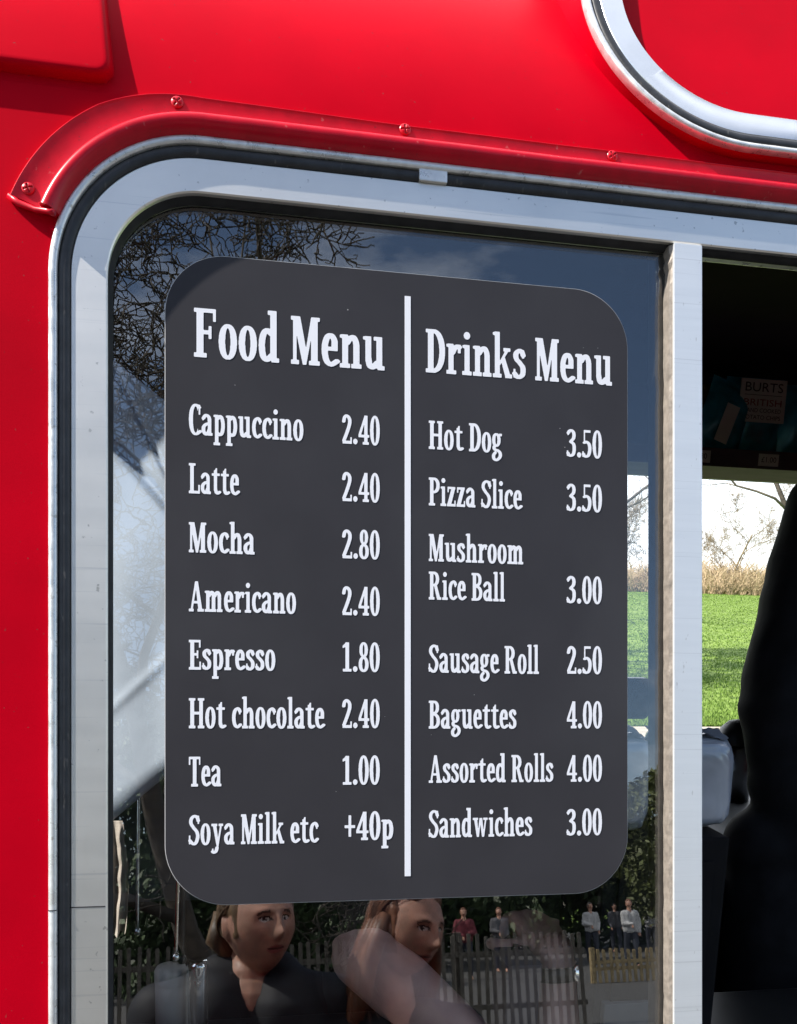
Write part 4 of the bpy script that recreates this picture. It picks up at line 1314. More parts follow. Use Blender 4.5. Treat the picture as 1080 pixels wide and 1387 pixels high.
def cloth_over(p, name, m, parts, vox=.009, wrinkle=.003, label=None):
    """a garment round capsules (a, ra, b, rb)"""
    b = MB()
    for a, ra, c_, rc in parts: b.capsule(a, c_, ra, rc, 20)
    m2 = remesh(b, vox, 4)
    if wrinkle:
        n_v = len(m2.vertices)
        co = np.empty(n_v * 3); m2.vertices.foreach_get('co', co); co = co.reshape(-1, 3)
        no = np.empty(n_v * 3); m2.vertices.foreach_get('normal', no); no = no.reshape(-1, 3)
        w_ = np.sin(co @ np.array((31, 17, 22.)) + 1.7 * np.sin(co @ np.array((9, 23, -14.)))) * .6 + np.sin(co @ np.array((-38, 44, 61.)) + 1.5 * np.sin(co @ np.array((27, -19, 33.)))) * .4
        co = co + no * (wrinkle * w_)[:, None]
        m2.vertices.foreach_set('co', co.ravel())
    o = skin_obj(name, m2, [m], p.t)
    if label: o['label'] = label
    return o
def hair_cap(p, m, name='hair', front=.30, down=-.35, thick=.045, extra=None, seed=1):
    """a shell of hair over the skull, open over the face"""
    h, R, c_ = p.hh, p.hr, p.hc
    nu, nv = 96, 64
    b = MB()
    def f(q):
        x, y, z = q
        Q = head_fn(h)(q)
        lim = front + .25 * abs(x)
        inface = 1 / (1 + math.exp(-(y - (.45 - .9 * max(0, z - .35))) * 14)) * (1 / (1 + math.exp((z - .62 - .08 * math.cos(x * 6)) * 22)))
        low = 1 / (1 + math.exp((z - down) * 18))
        ear = math.exp(-((abs(x) - .9) / .2) ** 2 - ((z + .02) / .28) ** 2 - ((y - .05) / .35) ** 2)
        t_ = thick * (1 - inface) * (1 - low) * (1 - .8 * ear) - .05 * max(inface, low, .9 * ear)
        st = noise.noise((x * 9 + seed, y * 9, z * 2.2)) * .014 + noise.noise((x * 24, y * 24 + seed, z * 4)) * .008
        n_ = Vector((x / .345, y / .41, z / .5)).normalized()
        return Q + n_ * h * (t_ + (st if t_ > 0 else 0))
    b.ball(c_, 1.0, nu, nv, R, f)
    if extra: extra(b)
    return b.build(name, m, p.t, True)
def strands(p, m, n, start, end, hang, name='hair_strands', seed=1, r=.0016, lift=.045):
    """locks that follow the skull from start(t) to end(t) (unit directions in the head), then hang"""
    rr = random.Random(seed)
    h, R, c_ = p.hh, p.hr, p.hc
    fn = head_fn(h)
    b = MB()
    for i in range(n):
        t_ = (i + rr.random()) / n
        a, e = Vector(start(t_, rr)).normalized(), Vector(end(t_, rr)).normalized()
        lf = lift * (0.8 + .5 * rr.random())
        pts, rad = [], []
        for k_ in range(9):
            f = k_ / 8
            d = a.slerp(e, f)
            d = (d + Vector((rr.gauss(0, .018), rr.gauss(0, .018), rr.gauss(0, .018)))).normalized()
            nrm = Vector((d.x / .345, d.y / .41, d.z / .5)).normalized()
            pts.append(c_ + R @ (fn(d) + nrm * h * lf * (0.35 + .65 * min(1, f * 3))))
            rad.append(r * (1.2 - .3 * f))
        if hang:
            q = pts[-1]
            out = (R @ Vector((e.x, e.y, 0))).normalized() if abs(e.x) + abs(e.y) > 1e-3 else Vector((0, 0, 0))
            ln = hang * (.75 + .4 * rr.random())
            sw = Vector((rr.gauss(0, .012), rr.gauss(0, .012), 0))
            for k_ in range(1, 7):
                f = k_ / 6
                pts.append(q + Vector((0, 0, -ln * f)) + out * (.018 * math.sin(f * 3)) + sw * f * f * 1.5)
                rad.append(r * (1.0 - .55 * f))
        b.tube(pts, rad, 4, False)
    o = b.build(name, m, p.t, True)
    o['kind'] = 'stuff'
    return o
def Rz(a, tilt=0.0, roll=0.0):
    return (Matrix.Rotation(a, 3, 'Z') @ Matrix.Rotation(tilt, 3, 'X') @ Matrix.Rotation(roll, 3, 'Y'))

# ---- the woman who holds up the phone, seen only in the glass
dW = 1.30
eye = mirrored(352, 1247, dW)
hw = 0.236
hc = eye + Vector((0.0, -0.075, -0.005))
W_ = Person('person', (hc.x, hc.y, 0), 'woman in a dark jacket with light brown hair mirrored under the menu board')
R_ = Rz(math.radians(-24), math.radians(2), math.radians(-3))     # face turned a little to the right of the picture
W_.head(hc, hw, R_)
nb = hc + R_ @ Vector((0, -.06, -.09))
sh = Vector((hc.x - .02, hc.y - .04, hc.z - .165))
W_.limb((nb, .050), (Vector((sh.x, sh.y + .01, sh.z + .04)), .052), (Vector((sh.x, sh.y, sh.z - .02)), .085))
hip = Vector((sh.x, sh.y - .02, sh.z - .50))
W_.limb((Vector((sh.x - .08, sh.y, sh.z - .06)), .10), (Vector((sh.x - .06, sh.y, sh.z - .25)), .105), (hip + Vector((-.06, 0, 0)), .115))
W_.limb((Vector((sh.x + .08, sh.y, sh.z - .06)), .10), (Vector((sh.x + .06, sh.y, sh.z - .25)), .105), (hip + Vector((.06, 0, 0)), .115))
lw_ = []
arm = []
for s in (-1, 1):
    S0 = Vector((sh.x + s * .20, sh.y, sh.z - .035))
    E0 = Vector((sh.x + s * .25, sh.y + .0, sh.z - .30))
    H0 = Vector((sh.x + s * .22, sh.y + .12, sh.z - .51))
    W_.limb((S0 - Vector((s * .06, 0, 0)), .06), (S0, .052), (E0, .042), (H0, .028))
    W_.fingers(H0, (0, .25, -1), (-s, .2, 0), thumb_side=-s, curl=.4)
    arm.append((S0, E0, H0))
    kn = hip + Vector((s * .09, .02, -.40)); an = Vector((hip.x + s * .09, hip.y - .01, .09))
    W_.limb((hip + Vector((s * .08, 0, -.02)), .095), (kn, .058), (an, .04), (Vector((an.x, an.y + .12, .035)), .032))
    lw_.append((hip + Vector((s * .08, 0, -.02)), kn, an))
W_.skin(.0036, SKIN)
pr = [(Vector((sh.x - .085, sh.y, sh.z - .05)), .118, hip + Vector((-.06, 0, .02)), .135), (Vector((sh.x + .085, sh.y, sh.z - .05)), .118, hip + Vector((.06, 0, .02)), .135),
      (Vector((sh.x - .085, sh.y - .02, sh.z - .03)), .10, Vector((sh.x + .085, sh.y - .02, sh.z - .03)), .10),
      (Vector((sh.x - .06, sh.y - .03, sh.z + .03)), .07, Vector((sh.x + .06, sh.y - .03, sh.z + .03)), .07)]
for (S0, E0, H0), s in zip(arm, (-1, 1)):
    pr += [(S0 - Vector((s * .05, 0, 0)), .082, S0, .076), (S0, .076, E0, .062), (E0, .062, H0.lerp(E0, .15), .044)]
cloth_over(W_, 'jacket', JKT_N, pr)
# turned-up collar, open at the throat
b = MB()
vs, fs = [], []
na = 40
for i in range(na + 1):
    a = math.radians(120 + 300 * i / na)
    op = abs(i / na - .5) * 2
    for rr_, zz in ((.076, .055), (.090, .085 - .05 * op), (.096, .08 - .05 * op), (.105, -.02 - .05 * op ** 2)):
        vs.append(Vector((sh.x + rr_ * 1.05 * math.cos(a), sh.y - .015 + rr_ * math.sin(a), sh.z + zz)))
for i in range(na):
    for j in range(4):
        fs.append((4 * i + j, 4 * i + (j + 1) % 4, 4 * i + 4 + (j + 1) % 4, 4 * i + 4 + j))
o = mesh('collar', vs, fs, JKT_N, W_.t, True); fix_normals(o)
cloth_over(W_, 'trousers', JEANS, sum([[(a, .108, k_, .075), (k_, .075, an, .058)] for a, k_, an in lw_], []) + [(hip + Vector((-.06, 0, 0)), .125, hip + Vector((.06, 0, 0)), .125)], .012)
for (a, k_, an) in lw_:
    MB().capsule(Vector((an.x, an.y - .02, .045)), Vector((an.x, an.y + .13, .035)), .045, .038).build('shoe', SHOE, W_.t, True)
def tail(b):
    for k_ in range(9):
        a = -1.5 + 3.0 * k_ / 8
        st = hc + R_ @ Vector((math.sin(a) * .24 * hw, -.34 * hw, (.05 + .2 * math.cos(a)) * hw))
        en = hc + R_ @ Vector((math.sin(a) * .20 * hw, -.30 * hw, -.34 * hw - .05 * (k_ % 3) * hw))
        mid = (st + en) / 2 + R_ @ Vector((math.sin(a) * .08 * hw, -.05 * hw, 0))
        b.tube([st, mid, en], [.022, .026, .010], 8)
hair_cap(W_, HAIR_B, down=-.30, extra=tail, seed=2)
def w_start(t_, rr):
    a = math.radians(-108 + 216 * t_)           # round the hairline, ear to ear over the brow
    return (math.sin(a) * .92, max(-.15, math.cos(a) * .78 + .08), .30 + .48 * max(0, math.cos(a)) + rr.gauss(0, .03))
strands(W_, HAIR_B, 420, w_start, lambda t_, rr: ((t_ - .5) * .9 + rr.gauss(0, .08), -1, -.25 + rr.gauss(0, .15)), .05, seed=3)

# ---- the young person beside her
dG = 1.28
eye = mirrored(567, 1254, dG)
hg = 0.230
gc = eye + Vector((-.012, -0.072, -0.004))
G_ = Person('person', (gc.x, gc.y, 0), 'young person with long auburn hair and dark top mirrored in the glass beside the woman')
Rg = Rz(math.radians(-30), math.radians(-7), math.radians(6))
G_.head(gc, hg, Rg, .9)
gs = Vector((gc.x - .03, gc.y - .035, gc.z - .235))
nb = gc + Rg @ Vector((0, -.05, -.09))
G_.limb((nb, .046), (Vector((gs.x, gs.y + .01, gs.z + .06)), .048), (Vector((gs.x, gs.y, gs.z - .02)), .078))
ghip = Vector((gs.x, gs.y - .02, gs.z - .46))
for s in (-1, 1): G_.limb((Vector((gs.x + s * .07, gs.y, gs.z - .05)), .09), (Vector((gs.x + s * .05, gs.y, gs.z - .24)), .095), (ghip + Vector((s * .05, 0, 0)), .105))
ga, gl_ = [], []
for s in (-1, 1):
    S0 = Vector((gs.x + s * .155, gs.y, gs.z - .015)); E0 = Vector((gs.x + s * .20, gs.y - .03, gs.z - .27)); H0 = Vector((gs.x + s * .20, gs.y + .06, gs.z - .48))
    G_.limb((S0 - Vector((s * .05, 0, 0)), .055), (S0, .047), (E0, .038), (H0, .026))
    G_.fingers(H0, (0, .15, -1), (-s, .2, 0), thumb_side=-s, curl=.35, ln=.078)
    ga.append((S0, E0, H0))
    kn = ghip + Vector((s * .08, .02, -.36)); an = Vector((ghip.x + s * .08, ghip.y - .01, .085))
    G_.limb((ghip + Vector((s * .07, 0, -.02)), .085), (kn, .052), (an, .037), (Vector((an.x, an.y + .11, .032)), .03))
    gl_.append((ghip + Vector((s * .07, 0, -.02)), kn, an))
G_.skin(.0036, SKIN)
pr = [(Vector((gs.x - .07, gs.y, gs.z - .05)), .108, ghip + Vector((-.05, 0, .02)), .122), (Vector((gs.x + .07, gs.y, gs.z - .05)), .108, ghip + Vector((.05, 0, .02)), .122),
      (Vector((gs.x - .08, gs.y - .02, gs.z - .02)), .088, Vector((gs.x + .08, gs.y - .02, gs.z - .02)), .088)]
for (S0, E0, H0), s in zip(ga, (-1, 1)):
    pr += [(S0 - Vector((s * .05, 0, 0)), .075, S0, .068), (S0, .068, E0, .054), (E0, .054, H0.lerp(E0, .1), .04)]
cloth_over(G_, 'dark_top', JKT, pr)
cloth_over(G_, 'trousers', JEANS, sum([[(a, .098, k_, .068), (k_, .068, an, .052)] for a, k_, an in gl_], []) + [(ghip + Vector((-.05, 0, 0)), .115, ghip + Vector((.05, 0, 0)), .115)], .012)
for (a, k_, an) in gl_:
    MB().capsule(Vector((an.x, an.y - .02, .04)), Vector((an.x, an.y + .12, .032)), .041, .035).build('shoe', SHOE, G_.t, True)
def long_hair(b):
    for k_ in range(22):
        a = math.radians(70 + 220 * k_ / 21)          # round the back
        st = gc + Rg @ Vector((math.cos(a - PI / 2 + PI / 2) * .30 * hg * (1 if True else 0), -abs(math.sin(a)) * .0, 0))
        ang = math.radians(-100 + 200 * k_ / 21)
        st = gc + Rg @ Vector((math.sin(ang) * .33 * hg, -math.cos(ang) * .36 * hg - .02 * hg, .12 * hg))
        en = gc + Vector((0, 0, 0)) + Rg @ Vector((math.sin(ang) * .46 * hg, -math.cos(ang) * .40 * hg - .08 * hg, -.95 * hg - .12 * (k_ % 3) * hg))
        mid = (st + en) / 2 + Rg @ Vector((math.sin(ang) * .06 * hg, -.03 * hg, 0))
        b.tube([st, st.lerp(mid, .5), mid, mid.lerp(en, .6), en], [.015, .021, .022, .018, .006], 8)
hair_cap(G_, HAIR_A, down=-.55, extra=long_hair, thick=.045, seed=5)
def g_start(t_, rr):
    s = -1 if t_ < .5 else 1
    return (s * (.06 + .12 * rr.random()), .62 - 1.2 * rr.random(), .80)
def g_end(t_, rr):
    s = -1 if t_ < .5 else 1
    return (s * (.95 + rr.gauss(0, .05)), -.30 - .5 * rr.random(), -.10 + rr.gauss(0, .1))
strands(G_, HAIR_A, 520, g_start, g_end, .22, seed=6, lift=.06)

# ---- the vendor in black at the hatch
vd = 0.62
def V(u, v, d=vd): return at(u, v, d)
V_ = Person('person', (V(1290, 900).x, V(1290, 900).y, VAN_FLOOR), 'vendor in a black long-sleeved top standing inside the open hatch')
vs_ = V(1135, 700)
sc_ = Vector((vs_.x + .20, vs_.y + .06, vs_.z + .02))
vh = Vector((sc_.x + .01, sc_.y - .02, sc_.z + .26))
Rv = Rz(math.radians(170), 0, 0)
V_.head(vh, .225, Rv)
V_.limb((vh - Vector((0, 0, .08)), .058), (sc_ + Vector((0, 0, .05)), .06), (sc_ - Vector((0, 0, .04)), .10))
vhip = Vector((sc_.x, sc_.y + .02, VAN_FLOOR + .84))
for s in (-1, 1): V_.limb((sc_ + Vector((s * .09, 0, -.08)), .11), (sc_.lerp(vhip, .5) + Vector((s * .07, 0, 0)), .115), (vhip + Vector((s * .06, 0, 0)), .12))
va = []
S0, E0, H0 = Vector((vs_.x, vs_.y, vs_.z)), V(1056, 975, vd - .02), V(1130, 1225, vd - .06)
V_.limb((S0 + Vector((.07, .02, 0)), .065), (S0, .055), (E0, .045), (H0, .03)); V_.fingers(H0, (.15, -.5, -.8), (.9, 0, .2), thumb_side=1, curl=.5)
va.append((S0, E0, H0))
S1 = Vector((2 * sc_.x - S0.x, S0.y, S0.z)); E1 = S1 + Vector((.06, -.02, -.30)); H1 = E1 + Vector((-.08, -.2, -.1))
V_.limb((S1 - Vector((.07, -.02, 0)), .065), (S1, .055), (E1, .045), (H1, .03)); V_.fingers(H1, (-.3, -.8, -.3), (-.6, 0, -.6), thumb_side=-1, curl=.5)
va.append((S1, E1, H1))
vl = []
for s in (-1, 1):
    a, k_, an = vhip + Vector((s * .09, 0, -.03)), Vector((vhip.x + s * .10, vhip.y - .01, VAN_FLOOR + .46)), Vector((vhip.x + s * .10, vhip.y + .02, VAN_FLOOR + .09))
    V_.limb((a, .10), (k_, .06), (an, .042), (Vector((an.x, an.y - .13, VAN_FLOOR + .035)), .033)); vl.append((a, k_, an))
V_.skin(.006, SKIN)
pr = [(sc_ + Vector((-.09, 0, -.07)), .135, vhip + Vector((-.06, 0, .05)), .15), (sc_ + Vector((.09, 0, -.07)), .135, vhip + Vector((.06, 0, .05)), .15),
      (sc_ + Vector((-.12, 0, -.02)), .10, sc_ + Vector((.12, 0, -.02)), .10),
      (S0 + Vector((.05, .01, .0)), .095, S0, .092), (S0, .092, S0.lerp(E0, .5), .088), (S0.lerp(E0, .5), .088, E0 + Vector((.012, 0, .02)), .082), (E0 + Vector((.012, 0, .02)), .082, E0.lerp(H0, .35) + Vector((-.008, 0, 0)), .070),
      (E0.lerp(H0, .35) + Vector((-.012, 0, 0)), .074, E0.lerp(H0, .86), .066),
      (V(1072, 1290, vd), .11, V(1072, 1420, vd), .125), (V(1072, 1290, vd), .11, V(1150, 1150, vd), .13), (V(1046, 1150, vd), .085, V(1110, 1180, vd), .10), (V(1050, 1150, vd), .085, V(1060, 1290, vd), .10),
      (S1, .085, E1, .07), (E1, .07, H1.lerp(E1, .12), .045), (vhip + Vector((-.10, 0, .02)), .16, vhip + Vector((.10, 0, .02)), .16)]
cloth_over(V_, 'black_top', JKT, pr, .009, .0028)
cloth_over(V_, 'trousers', JEANS, sum([[(a, .115, k_, .08), (k_, .08, an, .06)] for a, k_, an in vl], []), .012)
for (a, k_, an) in vl:
    MB().capsule(Vector((an.x, an.y + .02, VAN_FLOOR + .045)), Vector((an.x, an.y - .14, VAN_FLOOR + .038)), .047, .04).build('shoe', SHOE, V_.t, True)
hair_cap(V_, HAIR_D, down=-.15, seed=7)

# ---- the helper behind the menu board, bare forearms under its lower edge
H_ = Person('person', (at(620, 1000, .62).x, at(620, 1000, .62).y, VAN_FLOOR), 'helper with bare forearms and a dark watch working behind the glass under the menu board')
Rs = at(468, 1110, .50); Ls = at(774, 1110, .50)
hs = (Rs + Ls) / 2 + Vector((0, .03, .01))
hh_ = hs + Vector((0, -.02, .235))
H_.head(hh_, .215, Rz(math.radians(180), math.radians(-25), 0))
H_.limb((hh_ - Vector((0, -.02, .08)), .055), (hs + Vector((0, 0, .05)), .056), (hs, .085))
hhip = Vector((hs.x, hs.y + .20, VAN_FLOOR + .66))
for s, q in ((-1, Rs), (1, Ls)): H_.limb((q - Vector((s * .07, -.03, .06)), .095), (hhip + Vector((s * .07, 0, .12)), .11), (hhip + Vector((s * .06, 0, 0)), .115))
Re, Rw = at(492, 1296, .37), at(640, 1412, .34)
H_.limb((Rs + Vector((.06, .02, 0)), .058), (Rs, .052), (Re + Vector((0.0, .02, .02)), .042)); H_.limb((Re, .043), (Re.lerp(Rw, .35), .047), (Rw, .033))
H_.fingers(Rw, Rw - Re + Vector((0, -.02, 0)), (.2, .2, -1), thumb_side=-1, curl=.45)
Le, Lw = at(762, 1450, .34), at(752, 1292, .34)
H_.limb((Ls - Vector((.06, -.02, 0)), .058), (Ls, .052), (Le + Vector((0, .05, .02)), .044), (Le, .042)); H_.limb((Le, .044), (Le.lerp(Lw, .45), .043), (Lw, .029))
hd = Vector((-.06, .95, .28)).normalized()
H_.fingers(Lw, hd, (0.05, .28, -.95), thumb_side=1, curl=1.2, ln=.08)
hl = []
for s in (-1, 1):
    a, k_, an = hhip + Vector((s * .09, 0, -.03)), Vector((hhip.x + s * .10, hhip.y - .06, VAN_FLOOR + .36)), Vector((hhip.x + s * .10, hhip.y + .02, VAN_FLOOR + .08))
    H_.limb((a, .095), (k_, .058), (an, .04), (Vector((an.x, an.y - .12, VAN_FLOOR + .033)), .031)); hl.append((a, k_, an))
H_.skin(.0045, SKIN_P)
pr = [(Rs + Vector((.07, .03, -.05)), .11, hhip + Vector((-.05, 0, .05)), .13), (Ls + Vector((-.07, .03, -.05)), .11, hhip + Vector((.05, 0, .05)), .13), (Rs + Vector((.05, .02, -.01)), .08, Ls + Vector((-.05, .02, -.01)), .08),
      (Rs, .074, Rs.lerp(Re, .84) + Vector((0, .02, .02)), .060), (Ls, .074, Ls.lerp(Le, .62) + Vector((0, .04, .02)), .066)]
cloth_over(H_, 'dark_top', JKT, pr)
cloth_over(H_, 'trousers', JEANS, sum([[(a, .11, k_, .075), (k_, .075, an, .055)] for a, k_, an in hl], []), .012)
for (a, k_, an) in hl:
    MB().capsule(Vector((an.x, an.y + .02, VAN_FLOOR + .042)), Vector((an.x, an.y - .13, VAN_FLOOR + .036)), .043, .037).build('shoe', SHOE, H_.t, True)
hair_cap(H_, HAIR_D, down=-.2, seed=9)
# the watch
wa = (Lw - Le).normalized()
wt_ = thing('wristwatch', Lw - wa * .022, 'dark wristwatch on the raised forearm of the helper behind the glass', 'watch')
c0 = Lw - wa * .022
a1_ = wa.orthogonal().normalized(); a2_ = wa.cross(a1_)
vs, fs = [], []
nn = 36
for i in range(nn):
    t_ = 2 * PI * i / nn
    rd = a1_ * math.cos(t_) + a2_ * math.sin(t_)
    for r, o_ in ((.0330, -.010), (.0360, -.009), (.0360, .009), (.0330, .010)):
        vs.append(c0 + rd * r + wa * o_)
for i in range(nn):
    for j in range(4): fs.append((4 * i + j, 4 * i + (j + 1) % 4, (4 * i + 4) % (4 * nn) + (j + 1) % 4, (4 * i + 4) % (4 * nn) + j))
fix_normals(mesh('strap', vs, fs, BLACKP, wt_, True))
fd = Vector((.75, -.6, .1)); fd = (fd - wa * fd.dot(wa)).normalized()
cs_ = MB()
q = fd.to_track_quat('Z', 'Y').to_matrix()
cs_.tube([c0 + fd * .031, c0 + fd * .036, c0 + fd * .040, c0 + fd * .042], [.019, .020, .019, .016], 28)
cw = cs_.build('watch_case', CHROME, wt_, True); auto_smooth(cw, 30)
MB().tube([c0 + fd * .0421, c0 + fd * .0426], [.0155, .0150], 28).build('dial', SCREEN, wt_)

# ---- people far off, mirrored over the fences
def far_person(u, d, h, top, label, seed, walk=.1):
    rr = random.Random(seed)
    p = mirrored(u, 1240, d)
    P_ = Person('person', (p.x, p.y, 0), label, 'people far off in the mirrored street')
    k_ = h / 1.7
    z = lambda q: q * k_
    c_ = Vector((p.x, p.y, 0))
    ry = Rz(rr.random() * .8 - .4)
    hd_ = c_ + Vector((0, 0, z(1.58)))
    P_.head(hd_, .23 * k_, ry)
    P_.limb((hd_ - Vector((0, 0, .08)), .05), (c_ + Vector((0, 0, z(1.36))), .07))
    top_parts = []
    for s in (-1, 1):
        P_.limb((c_ + Vector((s * .09, 0, z(1.32))), .09), (c_ + Vector((s * .07, 0, z(.95))), .10))
        bend = rr.random()
        S0, E0 = c_ + Vector((s * .17, 0, z(1.35))), c_ + Vector((s * (.19 + .07 * rr.random()), .05 * bend, z(1.09)))
        Hn = c_ + Vector((s * (.20 - .16 * bend), .10 + .16 * bend, z(.86 + .24 * bend)))
        P_.limb((S0, .05), (E0, .04), (Hn, .03), (Hn + Vector((0, .03, -.09)), .03))
        a, kn, an = c_ + Vector((s * .08, 0, z(.92))), c_ + Vector((s * .09, s * walk, z(.50))), c_ + Vector((s * .09, s * walk * .8, z(.08)))
        P_.limb((a, .09), (kn, .055), (an, .04), (an + Vector((0, .13, -.04)), .035))
        top_parts += [(c_ + Vector((s * .09, 0, z(1.32))), .115, c_ + Vector((s * .07, 0, z(.95))), .13), (S0, .075, E0, .06), (E0, .06, Hn, .045)]
        lg = [(a, .11, kn, .075), (kn, .075, an, .06)]
        cloth_over(P_, 'trousers', JEANS, lg, .03, 0)
    P_.skin(.018, SKIN, False)
    cloth_over(P_, 'top', top, top_parts, .022, .004)
    hair_cap(P_, rr.choice([HAIR_B, HAIR_D, HAIR_A]), down=-.3, seed=seed)
far_person(800, 25, 1.70, WTOP, 'distant person in white nearest the raised forearm', 1)
far_person(853, 22, 1.74, WTOP, 'distant person in a white shirt in the middle of the mirrored right corner', 2)
far_person(881, 29, 1.60, WTOP, 'distant small person in white beside the window post', 3)
far_person(833, 30, 1.66, GTOP, 'distant person in a grey coat between the two in white', 4)
far_person(628, 21, 1.66, RTOP, 'distant person in a red jacket beside the young person', 5)
far_person(676, 23, 1.64, GTOP, 'distant person in a grey coat left of the raised hand', 6)
# ------------------------------------------------------------------ small things in the van
def lathe(b, c, prof, n=32):
    vs, fs = [], []
    for r, z in prof:
        for j in range(n):
            a = 2 * PI * j / n
            vs.append(Vector(c) + Vector((r * math.cos(a), r * math.sin(a), z)))
    for i in range(len(prof) - 1):
        for j in range(n):
            fs.append((i * n + j, i * n + (j + 1) % n, (i + 1) * n + (j + 1) % n, (i + 1) * n + j))
    return b.add(vs, fs)
# lumpy plastic-wrapped pack on the counter
def wrapped(name, u0, u1, vtop, y, label, seed, m=PBAG):
    pa_, pb_ = ray_y(u0, vtop, y), ray_y(u1, vtop, y)
    cx, wd, h = (pa_.x + pb_.x) / 2, (pb_.x - pa_.x) / 2, pa_.z - CT_Z
    b = MB()
    def f(q):
        x, y_, z = q
        e = lambda v: math.copysign(abs(v) ** .42, v)
        k_ = 1 + .07 * noise.noise((x * 1.3 + seed, y_ * 1.3, z * 1.3)) + .035 * abs(noise.noise((x * 3 + seed, y_ * 3, z * 4)))
        return Vector((e(x) * wd * k_, e(y_) * .05 * k_, max(-h / 2, e(z) * h / 2 * k_)))
    b.ball((cx, y + .055, CT_Z + h / 2 + .0015), 1.0, 96, 64, None, f)
    # a torn flap of film on top
    vs, fs = [], []
    for i in range(13):
        for j in range(25):
            a, c_ = i / 12, j / 24
            x = cx - wd * .85 + 1.6 * wd * c_
            vs.append((x, y + .015 + .08 * a, CT_Z + h * (.97 + .05 * math.sin(c_ * 9 + a * 5 + seed) + .10 * (c_ - .3) * (1 - a) + .03 * noise.noise((c_ * 9, a * 7, seed)))))
    for i in range(12):
        for j in range(24):
            fs.append((i * 25 + j, i * 25 + j + 1, i * 25 + j + 26, i * 25 + j + 25))
    b.add(vs, fs)
    o = b.build(name, m, None, True, loc=(cx, y + .055, CT_Z))
    return tag(o, label, 'wrapped pack')
# low black cabinet on the serving ledge carries the packs
cz = at(975, 1132, .22).z
ca, cb = at(822, 1132, .21), at(990, 1132, .21)
t = thing('counter_cabinet', ((ca.x + cb.x) / 2, ca.y + .06, LEDGE_Z), 'low black cabinet on the ledge behind the window pillar', 'cabinet')
MB().box((ca.x, ca.y, LEDGE_Z + .001), (cb.x, ca.y + .14, cz), None, .004).build('case', MATTE, t)
MB().box((ca.x + .02, ca.y - .004, LEDGE_Z + .03), (cb.x - .02, ca.y - .0005, cz - .03), None, .0015).build('door', MATTE, t)
CT_OLD, CT_Z = CT_Z, cz
wrapped('wrapped_pack', 812, 896, 1003, ca.y + .015, 'glossy grey plastic-wrapped pack seen through the glass right of the board', 2)
wrapped('wrapped_pack', 910, 1008, 1003, ca.y + .015, 'grey-blue plastic-wrapped pack in the open hatch in front of the vendor', 9)
CT_Z = CT_OLD
# dark screen on a stand
y_ = 1.02
pa_, pb_ = ray_y(808, 918, y_), ray_y(879, 974, y_)
t = thing('till_screen', ((pa_.x + pb_.x) / 2, y_ + .02, CT_Z), 'dark rounded till screen on a stand beside the right edge of the menu board', 'screen')
rl = rrect(pa_.x, pb_.z, pb_.x, pa_.z, .014, 10)
vs, fs = tess([rl], lambda x, z: (x, y_, z)); n = len(rl)
b = MB().add(vs, fs).add([(x, y_, z) for x, z in rl] + [(x, y_ + .02, z) for x, z in rl], [(i, n + i, n + (i + 1) % n, (i + 1) % n) for i in range(n)])
vs, fs = tess([rl], lambda x, z: (x, y_ + .02, z)); b.add(vs, [f[::-1] for f in fs])
b.build('screen', BLACKP, t)
vs, fs = tess([rrect(pa_.x, pb_.z, pb_.x, pa_.z, .014, 10, .005)], lambda x, z: (x, y_ - .0006, z))
MB().add(vs, fs).build('glass_face', SCREEN, t)
cx = (pa_.x + pb_.x) / 2
lathe(MB(), (cx, y_ + .026, CT_Z), [(.0, .0), (.055, .0), (.055, .006), (.012, .014), (.010, pb_.z - CT_Z + .02), (0, pb_.z - CT_Z + .02)]).build('stand', BLACKP, t, True)
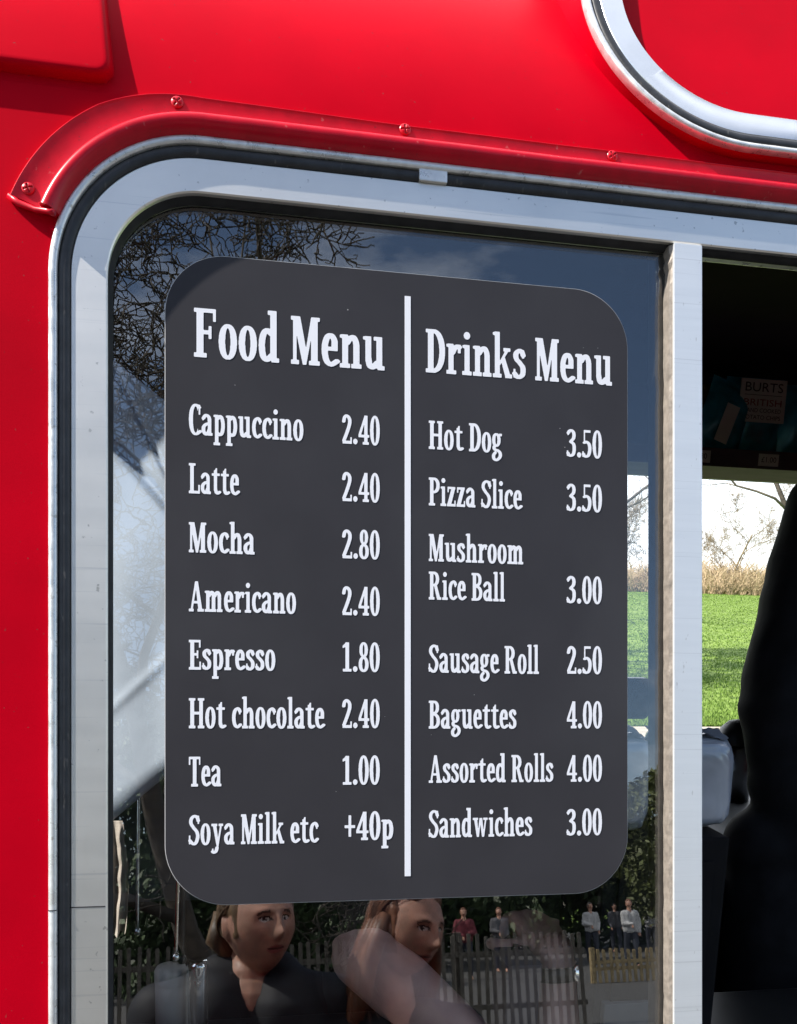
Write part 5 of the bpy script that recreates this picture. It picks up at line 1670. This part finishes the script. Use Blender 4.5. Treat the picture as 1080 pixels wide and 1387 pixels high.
# black lidded pot
p = ray_y(1000, 985, 1.10); r_ = abs(ray_y(1020, 985, 1.10).x - p.x)
t = thing('lidded_pot', (p.x + .01, 1.12, CT_Z), 'black domed pot lid showing beside the vendor behind the wrapped pack', 'pot')
zt = ray_y(1000, 976, 1.10).z - CT_Z
lathe(MB(), (p.x + .01, 1.12, CT_Z), [(0, 0), (r_ * 1.1, 0), (r_ * 1.15, zt * .7), (0, zt * .7)]).build('pot', STEEL, t, True)
lathe(MB(), (p.x + .01, 1.12, CT_Z), [(r_ * 1.22, zt * .7), (r_ * 1.2, zt * .74), (r_ * 1.0, zt * .88), (r_ * .55, zt * .97), (0, zt)]).build('lid', BLACKP, t, True)
# canisters and boxes on the serving ledge
def canister(u, vtop, d, r, m, label):
    p = at(u, vtop, d)
    h = p.z - LEDGE_Z
    t = thing('canister', (p.x, p.y, LEDGE_Z), label, 'canister', 'canisters on the ledge inside the glass')
    lathe(MB(), (p.x, p.y, LEDGE_Z), [(0, .001), (r, .001), (r, h * .84), (r * .96, h * .86), (0, h * .86)]).build('tin', m, t, True)
    lathe(MB(), (p.x, p.y, LEDGE_Z), [(r * 1.04, h * .84), (r * 1.04, h * .96), (r * .9, h), (0, h)]).build('lid', m, t, True)
canister(706, 1279, .36, .012, CHROME, 'narrow steel canister, left of the pair beside the raised forearm')
canister(718, 1283, .37, .014, CHROME, 'wider steel canister, right of the pair beside the raised forearm')
canister(268, 1301, .30, .012, CHROME, 'steel canister by the shoulder of the mirrored woman')
canister(232, 1310, .33, .020, PAPER, 'short pale tub below the bright steel rod')
def carton(u0, u1, vtop, d, dep, m, label):
    pa_, pb_ = at(u0, vtop, d), at(u1, vtop, d)
    t = MB().box((pa_.x, pa_.y, LEDGE_Z + .001), (pb_.x, pa_.y + dep, pa_.z), None, .003)
    t.box((pa_.x - .001, pa_.y - .001, pa_.z - .022), (pb_.x + .001, pa_.y + dep + .001, pa_.z + .0015), None, .0015)
    o = t.build('box', m, None, False, loc=(pa_.x, pa_.y, LEDGE_Z))
    tag(o, label, 'box')
carton(688, 734, 1310, .28, .06, SHELF, 'small grey lidded box in front of the two steel canisters')
carton(820, 898, 1362, .24, .06, COUNTER, 'grey lidded box low in the right corner of the glass')
